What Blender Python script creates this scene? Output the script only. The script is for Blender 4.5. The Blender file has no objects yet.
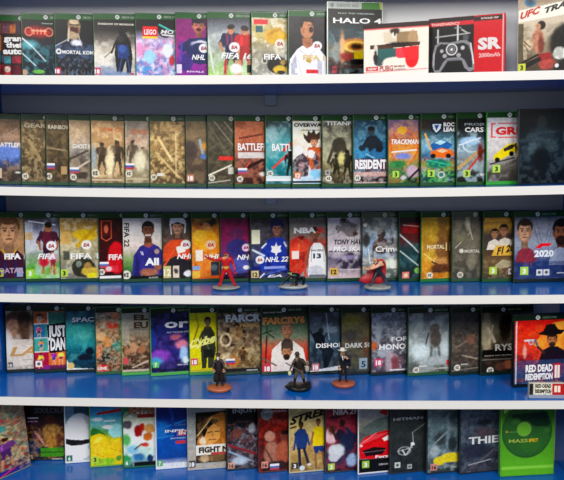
import bpy, bmesh, math, random
import numpy as np
from mathutils import Matrix, Vector
scene = bpy.context.scene
COL = bpy.data.collections.new('display'); scene.collection.children.link(COL)
EYE = 1.45                                     # height of the camera above the floor
F_PX, DIST = 700.0, 1.5
PITCH, YAW, ROLL = math.radians(5.5), math.radians(2.0), math.radians(-0.3)
CAMROT = Matrix.Rotation(YAW,3,'Z') @ Matrix.Rotation(math.pi/2-PITCH,3,'X') @ Matrix.Rotation(ROLL,3,'Z')
CAMPOS = Vector((0,-DIST,EYE))
def ray(x,y): return CAMROT @ Vector((x-282, 240-y, -F_PX))
def at(x,y,Y):
    d = ray(x,y); return CAMPOS + d*((Y-CAMPOS.y)/d.y)
def proj(p):
    q = CAMROT.transposed() @ (Vector(p)-CAMPOS)
    return 282+F_PX*q.x/-q.z, 240-F_PX*q.y/-q.z, -q.z
# ---------------------------------------------------------------- shelf levels (slightly bowed boards)
EDGES = {1:[(0,74.9),(70,74.9),(240,75),(310,74.7),(494,72.1),(564,71.2)],
 2:[(0,187.1),(70,187.8),(240,189.6),(310,189.6),(494,186.5),(564,185.4)],
 3:[(0,294.4),(70,295),(145,296),(285,296.3),(415,296),(494,294.5),(564,293.5)],
 4:[(0,396.6),(70,397.3),(175,399.3),(315,400.4),(455,401),(494,401),(564,401.5)]}
SH = {}
for k,v in EDGES.items():
    P = [at(x,y,0) for x,y in v]
    A = np.array([[1,p.x*p.x] for p in P]); c = np.linalg.lstsq(A, np.array([p.z for p in P]), rcond=None)[0]
    SH[k] = (float(c[0]), float(c[1]))
SH[5] = (SH[4][0]-0.2325, 0.009)
SH[0] = (SH[1][0]+0.2620, 0.009)
BOARD = 0.018; BACK = 0.232; XL, XR = -0.752, 0.626
def zs(row,X): a,c = SH[row]; return a+c*X*X
# ---------------------------------------------------------------- materials
def lin(h):
    r = [int(h[i:i+2],16)/255 for i in (0,2,4)]
    return [c/12.92 if c<=.04045 else ((c+.055)/1.055)**2.4 for c in r]
MATS = {}
def mat(name, col, rough=.4, metal=0, coat=0, spec=.5, noise=None, bump=None):
    if name in MATS: return MATS[name]
    m = bpy.data.materials.new(name); m.use_nodes = True
    nt = m.node_tree; b = nt.nodes['Principled BSDF']
    c = lin(col) if isinstance(col,str) else col
    b.inputs['Base Color'].default_value = (*c,1); b.inputs['Roughness'].default_value = rough
    b.inputs['Metallic'].default_value = metal; b.inputs['Coat Weight'].default_value = coat
    b.inputs['Coat Roughness'].default_value = .12; b.inputs['Specular IOR Level'].default_value = spec
    tc = nt.nodes.new('ShaderNodeTexCoord')
    if noise:
        n = nt.nodes.new('ShaderNodeTexNoise'); n.inputs['Scale'].default_value = noise[0]; n.inputs['Detail'].default_value = 3
        r = nt.nodes.new('ShaderNodeMix'); r.data_type = 'RGBA'
        r.inputs['A'].default_value = (*[v*(1-noise[1]) for v in c],1); r.inputs['B'].default_value = (*[min(1,v*(1+noise[1])) for v in c],1)
        nt.links.new(tc.outputs['Object'], n.inputs['Vector']); nt.links.new(n.outputs['Fac'], r.inputs['Factor'])
        nt.links.new(r.outputs['Result'], b.inputs['Base Color'])
    if bump:
        n = nt.nodes.new('ShaderNodeTexNoise'); n.inputs['Scale'].default_value = bump[0]; n.inputs['Detail'].default_value = 2
        q = nt.nodes.new('ShaderNodeBump'); q.inputs['Strength'].default_value = bump[1]; q.inputs['Distance'].default_value = .002
        nt.links.new(tc.outputs['Object'], n.inputs['Vector']); nt.links.new(n.outputs['Fac'], q.inputs['Height'])
        nt.links.new(q.outputs['Normal'], b.inputs['Normal'])
    MATS[name] = m; return m
def print_mat(name, rough, coat, bump=0):
    m = mat(name, 'ffffff', rough, coat=coat, spec=.2); nt = m.node_tree
    a = nt.nodes.new('ShaderNodeAttribute'); a.attribute_name = 'Col'
    nt.links.new(a.outputs['Color'], nt.nodes['Principled BSDF'].inputs['Base Color'])
    if bump:
        tc = nt.nodes.new('ShaderNodeTexCoord'); n = nt.nodes.new('ShaderNodeTexNoise'); n.inputs['Scale'].default_value = 14
        q = nt.nodes.new('ShaderNodeBump'); q.inputs['Strength'].default_value = bump; q.inputs['Distance'].default_value = .003
        nt.links.new(tc.outputs['Object'], n.inputs['Vector']); nt.links.new(n.outputs['Fac'], q.inputs['Height'])
        nt.links.new(q.outputs['Normal'], nt.nodes['Principled BSDF'].inputs['Coat Normal'])
    return m
M_PRINT = print_mat('printed_sleeve', .28, .0, 0)
M_CARD = print_mat('printed_card', .5, .1)
M_BLUE = mat('blue_gloss_laminate', (.0005,.115,.48), .2, coat=.0, noise=(3,.06), bump=(5,.05))
M_NAVY = mat('navy_board_underside', (.005,.03,.12), .4)
M_WHITE = mat('white_edge_banding', (.70,.69,.68), .4)
M_BACK = mat('grey_back_panel', (.74,.75,.75), .35, coat=.0, noise=(1.5,.08))
M_BRK = mat('grey_plastic_bracket', (.60,.67,.78), .45)
def film_mat():
    m = bpy.data.materials.new('shrink_film'); m.use_nodes = True; nt = m.node_tree; nt.nodes.clear()
    o = nt.nodes.new('ShaderNodeOutputMaterial'); mx = nt.nodes.new('ShaderNodeMixShader'); tr = nt.nodes.new('ShaderNodeBsdfTransparent')
    gl = nt.nodes.new('ShaderNodeBsdfGlossy'); gl.inputs['Roughness'].default_value = .2; fr = nt.nodes.new('ShaderNodeFresnel'); fr.inputs['IOR'].default_value = 1.55
    tc = nt.nodes.new('ShaderNodeTexCoord'); mp = nt.nodes.new('ShaderNodeMapping'); mp.inputs['Rotation'].default_value = (0,.7,0); mp.inputs['Scale'].default_value = (8,8,16)
    n = nt.nodes.new('ShaderNodeTexNoise'); n.inputs['Scale'].default_value = 1; q = nt.nodes.new('ShaderNodeBump'); q.inputs['Strength'].default_value = .4; q.inputs['Distance'].default_value = .004
    nt.links.new(tc.outputs['Object'], mp.inputs['Vector']); nt.links.new(mp.outputs['Vector'], n.inputs['Vector']); nt.links.new(n.outputs['Fac'], q.inputs['Height'])
    nt.links.new(q.outputs['Normal'], gl.inputs['Normal']); nt.links.new(fr.outputs['Fac'], mx.inputs['Fac'])
    nt.links.new(tr.outputs[0], mx.inputs[1]); nt.links.new(gl.outputs[0], mx.inputs[2]); nt.links.new(mx.outputs[0], o.inputs[0])
    return m
M_FILM = film_mat()
# ---------------------------------------------------------------- object helpers
def link(name, me, parent=None, mats=(), smooth=False):
    o = bpy.data.objects.new(name, me); COL.objects.link(o)
    for m in mats: me.materials.append(m)
    if smooth: me.polygons.foreach_set('use_smooth', [True]*len(me.polygons))
    if parent: o.parent = parent
    return o
def from_bm(name, bm, m, parent=None, smooth=False):
    bmesh.ops.recalc_face_normals(bm, faces=bm.faces)
    me = bpy.data.meshes.new(name); bm.to_mesh(me); bm.free()
    return link(name, me, parent, [m], smooth)
def add_box(bm, x0,x1,y0,y1,z0,z1, bevel=0, seg=2):
    r = bmesh.ops.create_cube(bm, size=1)
    for v in r['verts']: v.co = Vector(((x0+x1)/2+v.co.x*(x1-x0), (y0+y1)/2+v.co.y*(y1-y0), (z0+z1)/2+v.co.z*(z1-z0)))
    if bevel: bmesh.ops.bevel(bm, geom=list({e for v in r['verts'] for e in v.link_edges}), offset=bevel, segments=seg, affect='EDGES', profile=.5)
def thing(name, label, cat, loc, rot=None, group=None):
    o = bpy.data.objects.new(name, None); COL.objects.link(o); o.empty_display_size = .02
    o.matrix_world = Matrix.Translation(loc) @ (rot.to_4x4() if rot else Matrix.Identity(4))
    o['label'] = label; o['category'] = cat
    if group: o['group'] = group
    return o
# ---------------------------------------------------------------- lettering
TXT = {}
def text_tris(s, bold=False, shear=0):
    key = (s,bold,shear)
    if key in TXT: return TXT[key]
    cu = bpy.data.curves.new('lettering','FONT'); cu.body = s; cu.resolution_u = 2; cu.shear = shear
    cu.offset = .05 if bold else .028
    ob = bpy.data.objects.new('lettering', cu); COL.objects.link(ob)
    me = bpy.data.meshes.new_from_object(ob.evaluated_get(bpy.context.evaluated_depsgraph_get()))
    me.calc_loop_triangles()
    V = np.zeros(len(me.vertices)*3); me.vertices.foreach_get('co', V); V = V.reshape(-1,3)[:,:2]
    T = np.zeros(len(me.loop_triangles)*3, dtype=int); me.loop_triangles.foreach_get('vertices', T); T = T.reshape(-1,3)
    bpy.data.objects.remove(ob); bpy.data.curves.remove(cu); bpy.data.meshes.remove(me)
    if len(V):
        ymax = V[:,1].max(); ymin = 0 if not any(c in 'gjpqy' for c in s) else V[:,1].min()
        if ymin < 0: ymin = 0; ymax = V[:,1].max()
        V = np.c_[(V[:,0]-V[:,0].min())/max(1e-6,V[:,0].max()-V[:,0].min()), V[:,1]/ymax]
    TXT[key] = (V,T); return TXT[key]
# ---------------------------------------------------------------- the cover painter: strokes on a fine printed grid
def vnoise(seed, X, Y, scale):
    rs = np.random.RandomState(int(seed)); G = rs.rand(64,64)
    def lay(s):
        x = X/s; y = Y/s; i = np.floor(x).astype(int); j = np.floor(y).astype(int); fx = x-i; fy = y-j
        fx = fx*fx*(3-2*fx); fy = fy*fy*(3-2*fy); g = lambda a,b: G[a%64,b%64]
        return (g(i,j)*(1-fx)+g(i+1,j)*fx)*(1-fy)+(g(i,j+1)*(1-fx)+g(i+1,j+1)*fx)*fy
    return lay(scale)*.65+lay(scale*.45)*.35
class Cover:
    def __init__(s, x0,y0,x1,y1, step=.5):
        s.nx = max(2,int((x1-x0)/step)); s.ny = max(2,int((y1-y0)/step))
        s.x = np.linspace(x0,x1,s.nx); s.y = np.linspace(y0,y1,s.ny)
        s.X, s.Y = np.meshgrid(s.x, s.y); sd = int(abs(x0)*7+y0*3)%900; k = lambda q,z: (vnoise(sd+q,s.X,s.Y,z)-.5)*2
        s.U = s.X+k(1,4.2)*.8+k(2,1.6)*.55; s.V = s.Y+k(3,4.2)*.8+k(4,1.6)*.55; s.n = (k(5,1.5),k(6,3.4)); s.X0,s.Y0 = s.X,s.Y; s.C = np.zeros((s.ny,s.nx,3)); s.txt = []; s.b = (x0,y0,x1,y1)
    done = False; grain = 1
    def texture(s):
        s.done = True; L = s.C.mean(-1,keepdims=True); a = s.grain*(.26*s.n[0]+.14*s.n[1])[...,None]
        s.C = np.clip(s.C*np.exp(a*1.15*np.clip(1.15-L,.15,1)),0,1)
        L = s.C.mean(-1,keepdims=True); s.C = np.clip(L+(s.C-L)*1.03,0,1); s.C = np.clip(s.C**1.24*1.12,0,.80)
    def finish(s):
        if not s.done: s.texture()
        s.X,s.Y = s.X0,s.Y0
    def mix(s, A, col):
        c = np.array(lin(col)); A = np.clip(A,0,1)[...,None]; s.C = s.C*(1-A)+c*A
    def ell(s,cx,cy,rx,ry,col,soft=.5):
        d = np.sqrt(((s.X-cx)/rx)**2+((s.Y-cy)/ry)**2); w = max(.35,soft*.6)/max(1,min(rx,ry))
        s.mix((1-d)/w*.5+.5 if soft < 1.6 else 1/(1+np.exp((d-1)/max(.05,w*.35))), col)
    def rect(s,x0,y0,x1,y1,col,a=1):
        e = .35; s.mix(a*np.clip((s.X-x0)/e+.5,0,1)*np.clip((x1-s.X)/e+.5,0,1)*np.clip((s.Y-y0)/e+.5,0,1)*np.clip((y1-s.Y)/e+.5,0,1), col)
    def line(s,x0,y0,x1,y1,w,col):
        dx,dy = x1-x0,y1-y0; L = dx*dx+dy*dy or 1e-6
        t = np.clip(((s.X-x0)*dx+(s.Y-y0)*dy)/L,0,1); d = np.hypot(s.X-x0-t*dx, s.Y-y0-t*dy); s.mix((w/2-d)/.7+.5, col)
    def poly(s,pts,col):
        ins = np.zeros(s.X.shape,bool); n = len(pts)
        for i in range(n):
            (xa,ya),(xb,yb) = pts[i],pts[(i+1)%n]
            if ya == yb: continue
            c = ((ya>s.Y)!=(yb>s.Y)) & (s.X < (xb-xa)*(s.Y-ya)/(yb-ya)+xa); ins ^= c
        s.mix(ins.astype(float), col)
    def fig(s,cx,t,b,shirt,shorts,skin,hair):
        h = b-t; hr = h*.075
        for sg in (-1,1):
            s.line(cx+sg*h*.05,t+h*.55,cx+sg*h*.10,t+h*.78,h*.085,shorts if b-t > 14 else skin)
            s.line(cx+sg*h*.10,t+h*.72,cx+sg*h*.11,b,h*.06,skin)
            s.line(cx+sg*h*.13,t+h*.2,cx+sg*h*.2,t+h*.38,h*.08,shirt); s.line(cx+sg*h*.2,t+h*.38,cx+sg*h*.16,t+h*.52,h*.05,skin)
        s.ell(cx,t+h*.3,h*.14,h*.17,shirt,1); s.rect(cx-h*.11,t+h*.4,cx+h*.11,t+h*.6,shorts)
        s.line(cx-h*.06,t+h*.22,cx-h*.07,t+h*.38,h*.05,'%02x%02x%02x'%tuple(min(255,int(int(shirt[i:i+2],16)*1.3+14)) for i in (0,2,4)))
        s.ell(cx,t+hr*1.2,hr,hr*1.25,skin,.6); s.line(cx-hr*.5,t+hr*1.2,cx+hr*.5,t+hr*1.2,.5,hair); s.ell(cx,t+hr*.55,hr*1.05,hr*.7,hair,.6)
    def tx(s,x0,x1,yb,h,col,body,bold=False,shear=0,rot=0):
        s.txt.append((x0,x1,yb,h,col,body,bold,shear,rot))
    def run(s, src):
        for op in src.replace('\n',';').split(';'):
            a = op.split()
            if not a: continue
            k = a[0]; f = lambda i: float(a[i])
            w = k in 'fm' or (k == 'e' and len(a) > 6 and float(a[6]) >= 1)
            s.X,s.Y = (s.U,s.V) if w else (s.X0,s.Y0)
            if k in 'tiTIvao' and not s.done: s.texture()
            if k == 'g':
                cs = np.array([lin(c) for c in a[1:]]); t = (s.Y-s.b[1])/(s.b[3]-s.b[1])*(len(cs)-1)
                for ch in range(3): s.C[...,ch] = np.interp(t, range(len(cs)), cs[:,ch])
            elif k == 'r': s.rect(f(1),f(2),f(3),f(4),a[5],f(6) if len(a)>6 else 1)
            elif k == 'e': s.ell(f(1),f(2),f(3),f(4),a[5],f(6) if len(a)>6 else .8)
            elif k == 'l': s.line(f(1),f(2),f(3),f(4),f(5),a[6])
            elif k == 'c':
                d = np.abs(np.sqrt(((s.X-f(1))/f(3))**2+((s.Y-f(2))/f(4))**2)-1)*min(f(3),f(4)); s.mix((f(5)/2-d)/.7+.5, a[6])
            elif k == 'p':
                v = [float(q) for q in a[2:]]; s.poly(list(zip(v[::2],v[1::2])), a[1])
            elif k == 'm':
                n = vnoise(a[1], s.X, s.Y*1.0, f(2)); A = np.clip((n-.5)*4.5+.3,0,1)*f(4)
                if len(a) > 5: A = A*np.clip((s.Y-f(5))/4,0,1)
                s.mix(A, a[3])
            elif k == 'f': s.fig(f(1),f(2),f(3),*a[4:8])
            elif k in 'tiTI':
                s.tx(f(1),f(2),f(3),f(4),a[5],' '.join(a[6:]),k in 'TI',.25 if k in 'iI' else 0, math.radians(14) if k=='I' else 0)
            elif k == 'v': s.tx(f(1),f(2),f(3),f(4),a[5],' '.join(a[6:]),False,0,math.pi/2)
            elif k == 'a':
                x,y,z = f(1),f(2),f(3); s.rect(x,y,x+z,y+z,a[4])
                dark = sum(lin(a[4])) > 1.1
                if len(a) > 5:
                    n = len(a[5]); s.tx(x+z*(.3 if n==1 else .14),x+z*(.7 if n==1 else .86),y+z*.82,z*.62,'2c3420' if dark else 'ffffff',a[5],True)
                else:
                    s.ell(x+z/2,y+z/2,z*.28,z*.28,'505450' if dark else 'e0e0e0',.5)
            elif k == 'o':
                x,y,z = f(1),f(2),f(3); s.ell(x,y,z,z,'e0dccc',.5); s.ell(x-z*.35,y,z*.22,z*.5,'403c34',.4); s.ell(x+z*.25,y-z*.28,z*.3,z*.25,'403c34',.4); s.ell(x+z*.25,y+z*.3,z*.3,z*.25,'403c34',.4)
            elif k == 'F':   # a face: centre, half width, half height, skin, hair, optional beard colour
                cx,cy,rx,ry = f(1),f(2),f(3),f(4); sk,hr = a[5],a[6]; bd = a[7] if len(a) > 7 else None
                dk = lambda c,q: '%02x%02x%02x'%tuple(min(255,int(int(c[i:i+2],16)*q)) for i in (0,2,4))
                s.ell(cx,cy-ry*.42,rx*1.12,ry*.82,hr,.6); s.rect(cx-rx*.5,cy+ry*.5,cx+rx*.5,cy+ry*1.5,dk(sk,.7))
                for g in (-1,1): s.ell(cx+g*rx*.98,cy+ry*.05,rx*.16,ry*.2,dk(sk,.85),.5)
                s.ell(cx,cy,rx*.93,ry*.95,dk(sk,.8),.6); s.ell(cx-rx*.12,cy-ry*.02,rx*.7,ry*.82,sk,.9)
                s.ell(cx,cy-ry*.82,rx*.85,ry*.30,hr,.6)
                if bd: s.ell(cx,cy+ry*.62,rx*.72,ry*.42,bd,.8)
                for g in (-1,1):
                    s.line(cx+g*rx*.58,cy-ry*.30,cx+g*rx*.2,cy-ry*.26,max(.5,ry*.09),dk(hr,.8)); s.ell(cx+g*rx*.38,cy-ry*.10,rx*.15,ry*.07,dk(sk,.25),.4)
                s.line(cx,cy-ry*.1,cx+rx*.06,cy+ry*.22,max(.5,rx*.14),dk(sk,.78)); s.line(cx-rx*.13,cy+ry*.25,cx+rx*.15,cy+ry*.25,max(.4,ry*.06),dk(sk,.5))
                s.line(cx-rx*.28,cy+ry*.50,cx+rx*.28,cy+ry*.50,max(.5,ry*.10),dk(sk,.5))
            elif k == 'q':
                x,y,z = f(1),f(2),f(3); s.ell(x,y,z,z*.95,a[4],.5); s.tx(x-z*.62,x+z*.62,y+z*.33,z*.66,a[5],'EA',True,.2)
            elif k == 'k':
                x,y = f(1),f(2); s.rect(x,y,x+9,y+2.2,'e8e8ec'); s.rect(x,y+2.2,x+9,y+4.2,'4868b0'); s.rect(x,y+4.2,x+9,y+6,'c04048')
def flat_mesh(name, quads, texts, to_local, y, m, parent, grid=None, dy=.00025):
    """one printed sheet: optional painted grid, flat rectangles, discs and lettering, as one mesh with a colour per point"""
    V=[];Fc=[];C=[];n=0
    if grid is not None:
        g = grid; u,w = to_local(g.X,g.Y); V.append(np.stack([u,np.full(u.shape,y),w],-1).reshape(-1,3)); C.append(g.C.reshape(-1,3))
        idx = np.arange(g.nx*g.ny).reshape(g.ny,g.nx)
        q = np.stack([idx[1:,:-1],idx[1:,1:],idx[:-1,1:],idx[:-1,:-1]],-1).reshape(-1,4); Fc += q.tolist(); n = g.nx*g.ny
    for pts,col,lvl in quads:
        p = np.array(pts,float); u,w = to_local(p[:,0],p[:,1]); V.append(np.stack([u,np.full(u.shape,y-dy*lvl),w],-1)); C.append(np.tile(lin(col),(len(p),1)))
        Fc.append(list(range(n,n+len(p)))); n += len(p)
    for x0,x1,yb,h,col,body,bold,shear,rot in texts:
        P,T = text_tris(body,bold,shear)
        if not len(P): continue
        if rot and abs(rot-math.pi/2) < .01:      # reads downwards; x0,x1 = centre column and top, yb = length
            px = x0+(P[:,1]-.5)*h; py = x1+P[:,0]*yb
            p = np.stack([px,py],-1)
        else:
            dx = P[:,0]*(x1-x0); dz = P[:,1]*h; p = np.stack([x0+dx, yb-dz-dx*math.tan(rot)],-1)
        u,w = to_local(p[:,0],p[:,1]); V.append(np.stack([u,np.full(u.shape,y-dy*2),w],-1)); C.append(np.tile([min(.82,q) for q in lin(col)],(len(p),1)))
        Fc += (T+n).tolist(); n += len(p)
    V = np.concatenate(V); C = np.concatenate(C)
    me = bpy.data.meshes.new(name); me.from_pydata(V.tolist(), [], Fc)
    a = me.color_attributes.new('Col','FLOAT_COLOR','POINT'); a.data.foreach_set('color', np.c_[C,np.ones(len(C))].astype(np.float32).ravel())
    # all faces look towards the viewer (-Y)
    bm = bmesh.new(); bm.from_mesh(me)
    flip = [f for f in bm.faces if f.normal.y > 0]
    if flip: bmesh.ops.reverse_faces(bm, faces=flip)
    bm.to_mesh(me); bm.free()
    return link(name, me, parent, [m])
def disc(cx,cy,r,col,lvl,k=18): return ([(cx+r*math.cos(2*math.pi*i/k), cy+r*math.sin(2*math.pi*i/k)) for i in range(k)], col, lvl)
# ---------------------------------------------------------------- packing the cases like shingles
SIZE = {'one':(.1355,.1712,.0125), '360':(.1345,.190,.0125), 'steel':(.137,.1725,.013)}
def xsolve(px, Y, z):
    X = 0
    for _ in range(6):
        q = proj((X,Y,z)); X += (px-q[0])*q[2]/F_PX
    return X
def parse(txt):
    out = []
    for blk in txt.split('\n@ ')[0:]:
        blk = blk.strip().lstrip('@ ').strip()
        if not blk: continue
        head, _, ops = blk.partition('\n'); h = [q.strip() for q in head.split('|')]
        out.append(dict(L=float(h[0]), ref=h[1], kind=h[2], shell=h[3], flags=h[4], label=h[5], ops=ops))
    return out
AMIN = {1:9,2:9,3:7,4:11,5:13}
def place_row(row, cases, nxt=None):
    """from right to left: the left edge of each case stands in front of the right part of its left-hand neighbour (beam search over depth and turn)"""
    beams = [(0.0, nxt, [])]; Ys = np.arange(.06,.208,.003); As = np.radians(np.arange(1,26,1.0))
    for c in reversed(cases):
        w,h,t = SIZE[c['kind']]
        if c['ref'][0] == '^':
            d = ray(c['L'], float(c['ref'][1:])); z = zs(row,0)+h; s = (z-CAMPOS.z)/d.z; Yo = (CAMPOS+d*s).y
            for _ in range(3): X = xsolve(c['L'],Yo,z); s = (zs(row,X)+h-CAMPOS.z)/d.z; Yo = (CAMPOS+d*s).y
        elif row == 2: Yo = .165
        else:
            d = ray(c['L'], float(c['ref'])); Yo = .15
            for _ in range(4): X = xsolve(c['L'],Yo,zs(row,0)); s = (zs(row,X)-CAMPOS.z)/d.z; Yo = (CAMPOS+d*s).y
        Yg,Ag = np.meshgrid(Ys,As,indexing='ij'); Xg = np.repeat([[xsolve(c['L'],Y,zs(row,.3)+h*.5)] for Y in Ys],len(As),1)
        sa,ca = np.sin(Ag),np.cos(Ag); am = c.get('amin', AMIN[row])
        base = (Yg+w*sa+t*ca < BACK-.002) & (Xg-t*sa > XL+.001) & (Xg+w*ca < XR-.001)
        cost0 = ((Yg-Yo)/.010)**2+((np.degrees(Ag)-am)/3.5)**2
        new = []
        for bc,n,path in beams:
            ok = base.copy()
            if n:
                X2,Y2,A2,w2,t2 = n; bx,by = X2-t2*math.sin(A2), Y2+t2*math.cos(A2); xr = Xg+w*ca; over = bx < xr+.001
                for k in range(6):
                    xx = bx+(np.maximum(xr,bx)-bx)*k/5; fr = Yg+(xx-Xg)*np.tan(Ag); bk = by+(xx-bx)*math.tan(A2)
                    ok &= (~over) | (bk < fr-.0018)
            cst = np.where(ok, cost0+bc, 1e9); o = np.argsort(cst.ravel())[:300:2]
            for q in o:
                i,j = np.unravel_index(q,cst.shape)
                if cst[i,j] < 1e8: new.append((cst[i,j], (Xg[i,j],Yg[i,j],Ag[i,j],w,t), path+[(Xg[i,j],Yg[i,j],Ag[i,j])]))
        if not new:
            print('NO PLACE', row, c['label']); X = xsolve(c['L'],.12,zs(row,.3)); A = math.radians(10)
            new = [(bc+50,(X,.12,A,w,t),path+[(X,.12,A)]) for bc,n,path in beams[:10]]
        new.sort(key=lambda q:q[0]); keep = []; seen = {}
        for q in new:
            key = (round(q[1][1]/.006), round(q[1][2]/.05))
            if key in seen: continue
            seen[key] = 1; keep.append(q)
            if len(keep) >= 160: break
        beams = keep
    for c,(X,Y,A) in zip(reversed(cases), beams[0][2]): c['X'],c['Y'],c['A'] = float(X),float(Y),float(A)
def make_case(c, row, w,h,t, cat='game case', name='game_case', group=None):
    X,Y,A = c['X'],c['Y'],c['A']
    xm = X+w/2*math.cos(A); slope = -math.atan(2*SH[row][1]*xm)
    R = Matrix.Rotation(slope,3,'Y') @ Matrix.Rotation(A,3,'Z')
    base = Vector((xm, Y+w/2*math.sin(A), 0)) + Vector((-t/2*math.sin(A), t/2*math.cos(A), 0)); base.z = zs(row,base.x)+.0004
    root = thing(name, c['label'], cat, base, R, group)
    corner = base + R @ Vector((-w/2,-t/2,0)); px,py,dep = proj(corner); s = F_PX/dep; ca = math.cos(A)
    q = proj(base + R @ Vector((w/2,-t/2,0))); kx = (q[0]-px)/w
    q2 = proj(base + R @ Vector((-w/2,-t/2,h))); kz = (py-q2[1])/h
    loc = lambda x,y: ((np.asarray(x,float)-px)/kx-w/2, (py-np.asarray(y,float))/kz)
    topx = lambda u,v: (px+(u+w/2)*kx, py-v*kz)         # case-local metres to drawing units
    return root, loc, topx
def build_one(c, row):
    w,h,t = SIZE[c['kind']]; kind = c['kind']
    root, loc, topx = make_case(c, row, w,h,t, group=GROUP[row])
    bm = bmesh.new()
    if kind == 'steel': add_box(bm,-w/2,w/2,-t/2,t/2,0,h,.0022)
    else:
        add_box(bm,-w/2,w/2,-t/2,-.0008,0,h,.0016); add_box(bm,-w/2,w/2-.0008,.0004,t/2,0.0006,h-.0006,.0016)   # two clamshell halves
        add_box(bm,-w/2+.0004,-w/2+.004,-t/2+.001,t/2-.001,.0012,h-.0012)                                          # hinge spine
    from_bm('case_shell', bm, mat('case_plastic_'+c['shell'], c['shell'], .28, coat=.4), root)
    yf = -t/2-.0004
    if kind == 'one': u0,u1,v0,v1,vh = -w/2+.0022,w/2-.0028,.0088,.1565,.1688
    elif kind == '360': u0,u1,v0,v1,vh = -w/2+.0028,w/2-.003,.0048,.1730,.1880
    else: u0,u1,v0,v1,vh = -w/2+.003,w/2-.003,.003,h-.003,None
    x0,y1 = topx(u0,v0); x1,y0 = topx(u1,v1)
    cv = Cover(x0,y0,x1,y1); cv.run(c['ops']); cv.finish()
    flat_mesh('cover_sheet', [], cv.txt, loc, yf, M_PRINT, root, grid=cv)
    if vh:
        xa,yb = topx(u0,v1); xb,ya = topx(u1,vh); ym = (ya+yb)/2; hgt = yb-ya
        if kind == 'one':
            lx = xa+(xb-xa)*.42; r = hgt*.42
            col = '155c1c' if row == 1 else '0b4413'  # lower rows: shade of the shelf above is put into the band green
            if row in (4,): col = '06200c'  # near-black green paints in the deeper shelf shadow on this row
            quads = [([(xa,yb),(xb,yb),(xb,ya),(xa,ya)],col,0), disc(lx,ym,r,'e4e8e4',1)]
            for sg in (-1,1):
                dx,dy = r*.62,r*.62*sg; e = r*.13; quads.append(([(lx-dx-e,ym-dy),(lx-dx+e,ym-dy),(lx+dx+e,ym+dy),(lx+dx-e,ym+dy)],'3c6840',2))
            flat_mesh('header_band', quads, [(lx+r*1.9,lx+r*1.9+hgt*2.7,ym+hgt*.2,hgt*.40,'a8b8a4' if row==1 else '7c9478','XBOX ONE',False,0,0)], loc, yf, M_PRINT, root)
        else:
            xm = xa+(xb-xa)*.62; pale = 'cdd2ca'
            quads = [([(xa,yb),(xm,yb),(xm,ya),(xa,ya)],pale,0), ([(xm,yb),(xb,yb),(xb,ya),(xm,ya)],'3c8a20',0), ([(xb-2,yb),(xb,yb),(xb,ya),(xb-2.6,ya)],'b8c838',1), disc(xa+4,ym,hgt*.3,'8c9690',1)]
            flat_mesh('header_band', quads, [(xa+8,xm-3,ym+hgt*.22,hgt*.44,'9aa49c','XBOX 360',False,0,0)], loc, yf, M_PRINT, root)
    # printed spine on the left edge
    if kind != 'steel':
        quads = [([(0,0),(1,0),(1,.9),(0,.9)],'0a120c' if kind=='one' else '202422',0), ([(0,.9),(1,.9),(1,1),(0,1)],'0f4416' if kind=='one' else 'b8beb6',0), ([(.25,.2),(.75,.2),(.75,.75),(.25,.75)],'14201a',1)]
        sp = flat_mesh('spine_label', quads, [], lambda u,v: ((np.asarray(u)-.5)*(t-.003), .003+np.asarray(v)*(h-.006)), 0, M_PRINT, root)
        sp.matrix_local = Matrix.Translation((-w/2-.0004,0,0)) @ Matrix.Rotation(-math.pi/2,4,'Z')
    if 'w' in c['flags']:
        bm = bmesh.new(); add_box(bm,-w/2-.0008,w/2+.0006,-t/2-.0014,t/2+.0005,0.0001,h+.0006,.0015,1)
        from_bm('shrink_wrap', bm, M_FILM, root)
    return root
GROUP = {1:'game cases on the top shelf',2:'game cases on the second shelf',3:'game cases on the third shelf',4:'game cases on the fourth shelf',5:'game cases on the bottom shelf'}
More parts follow.
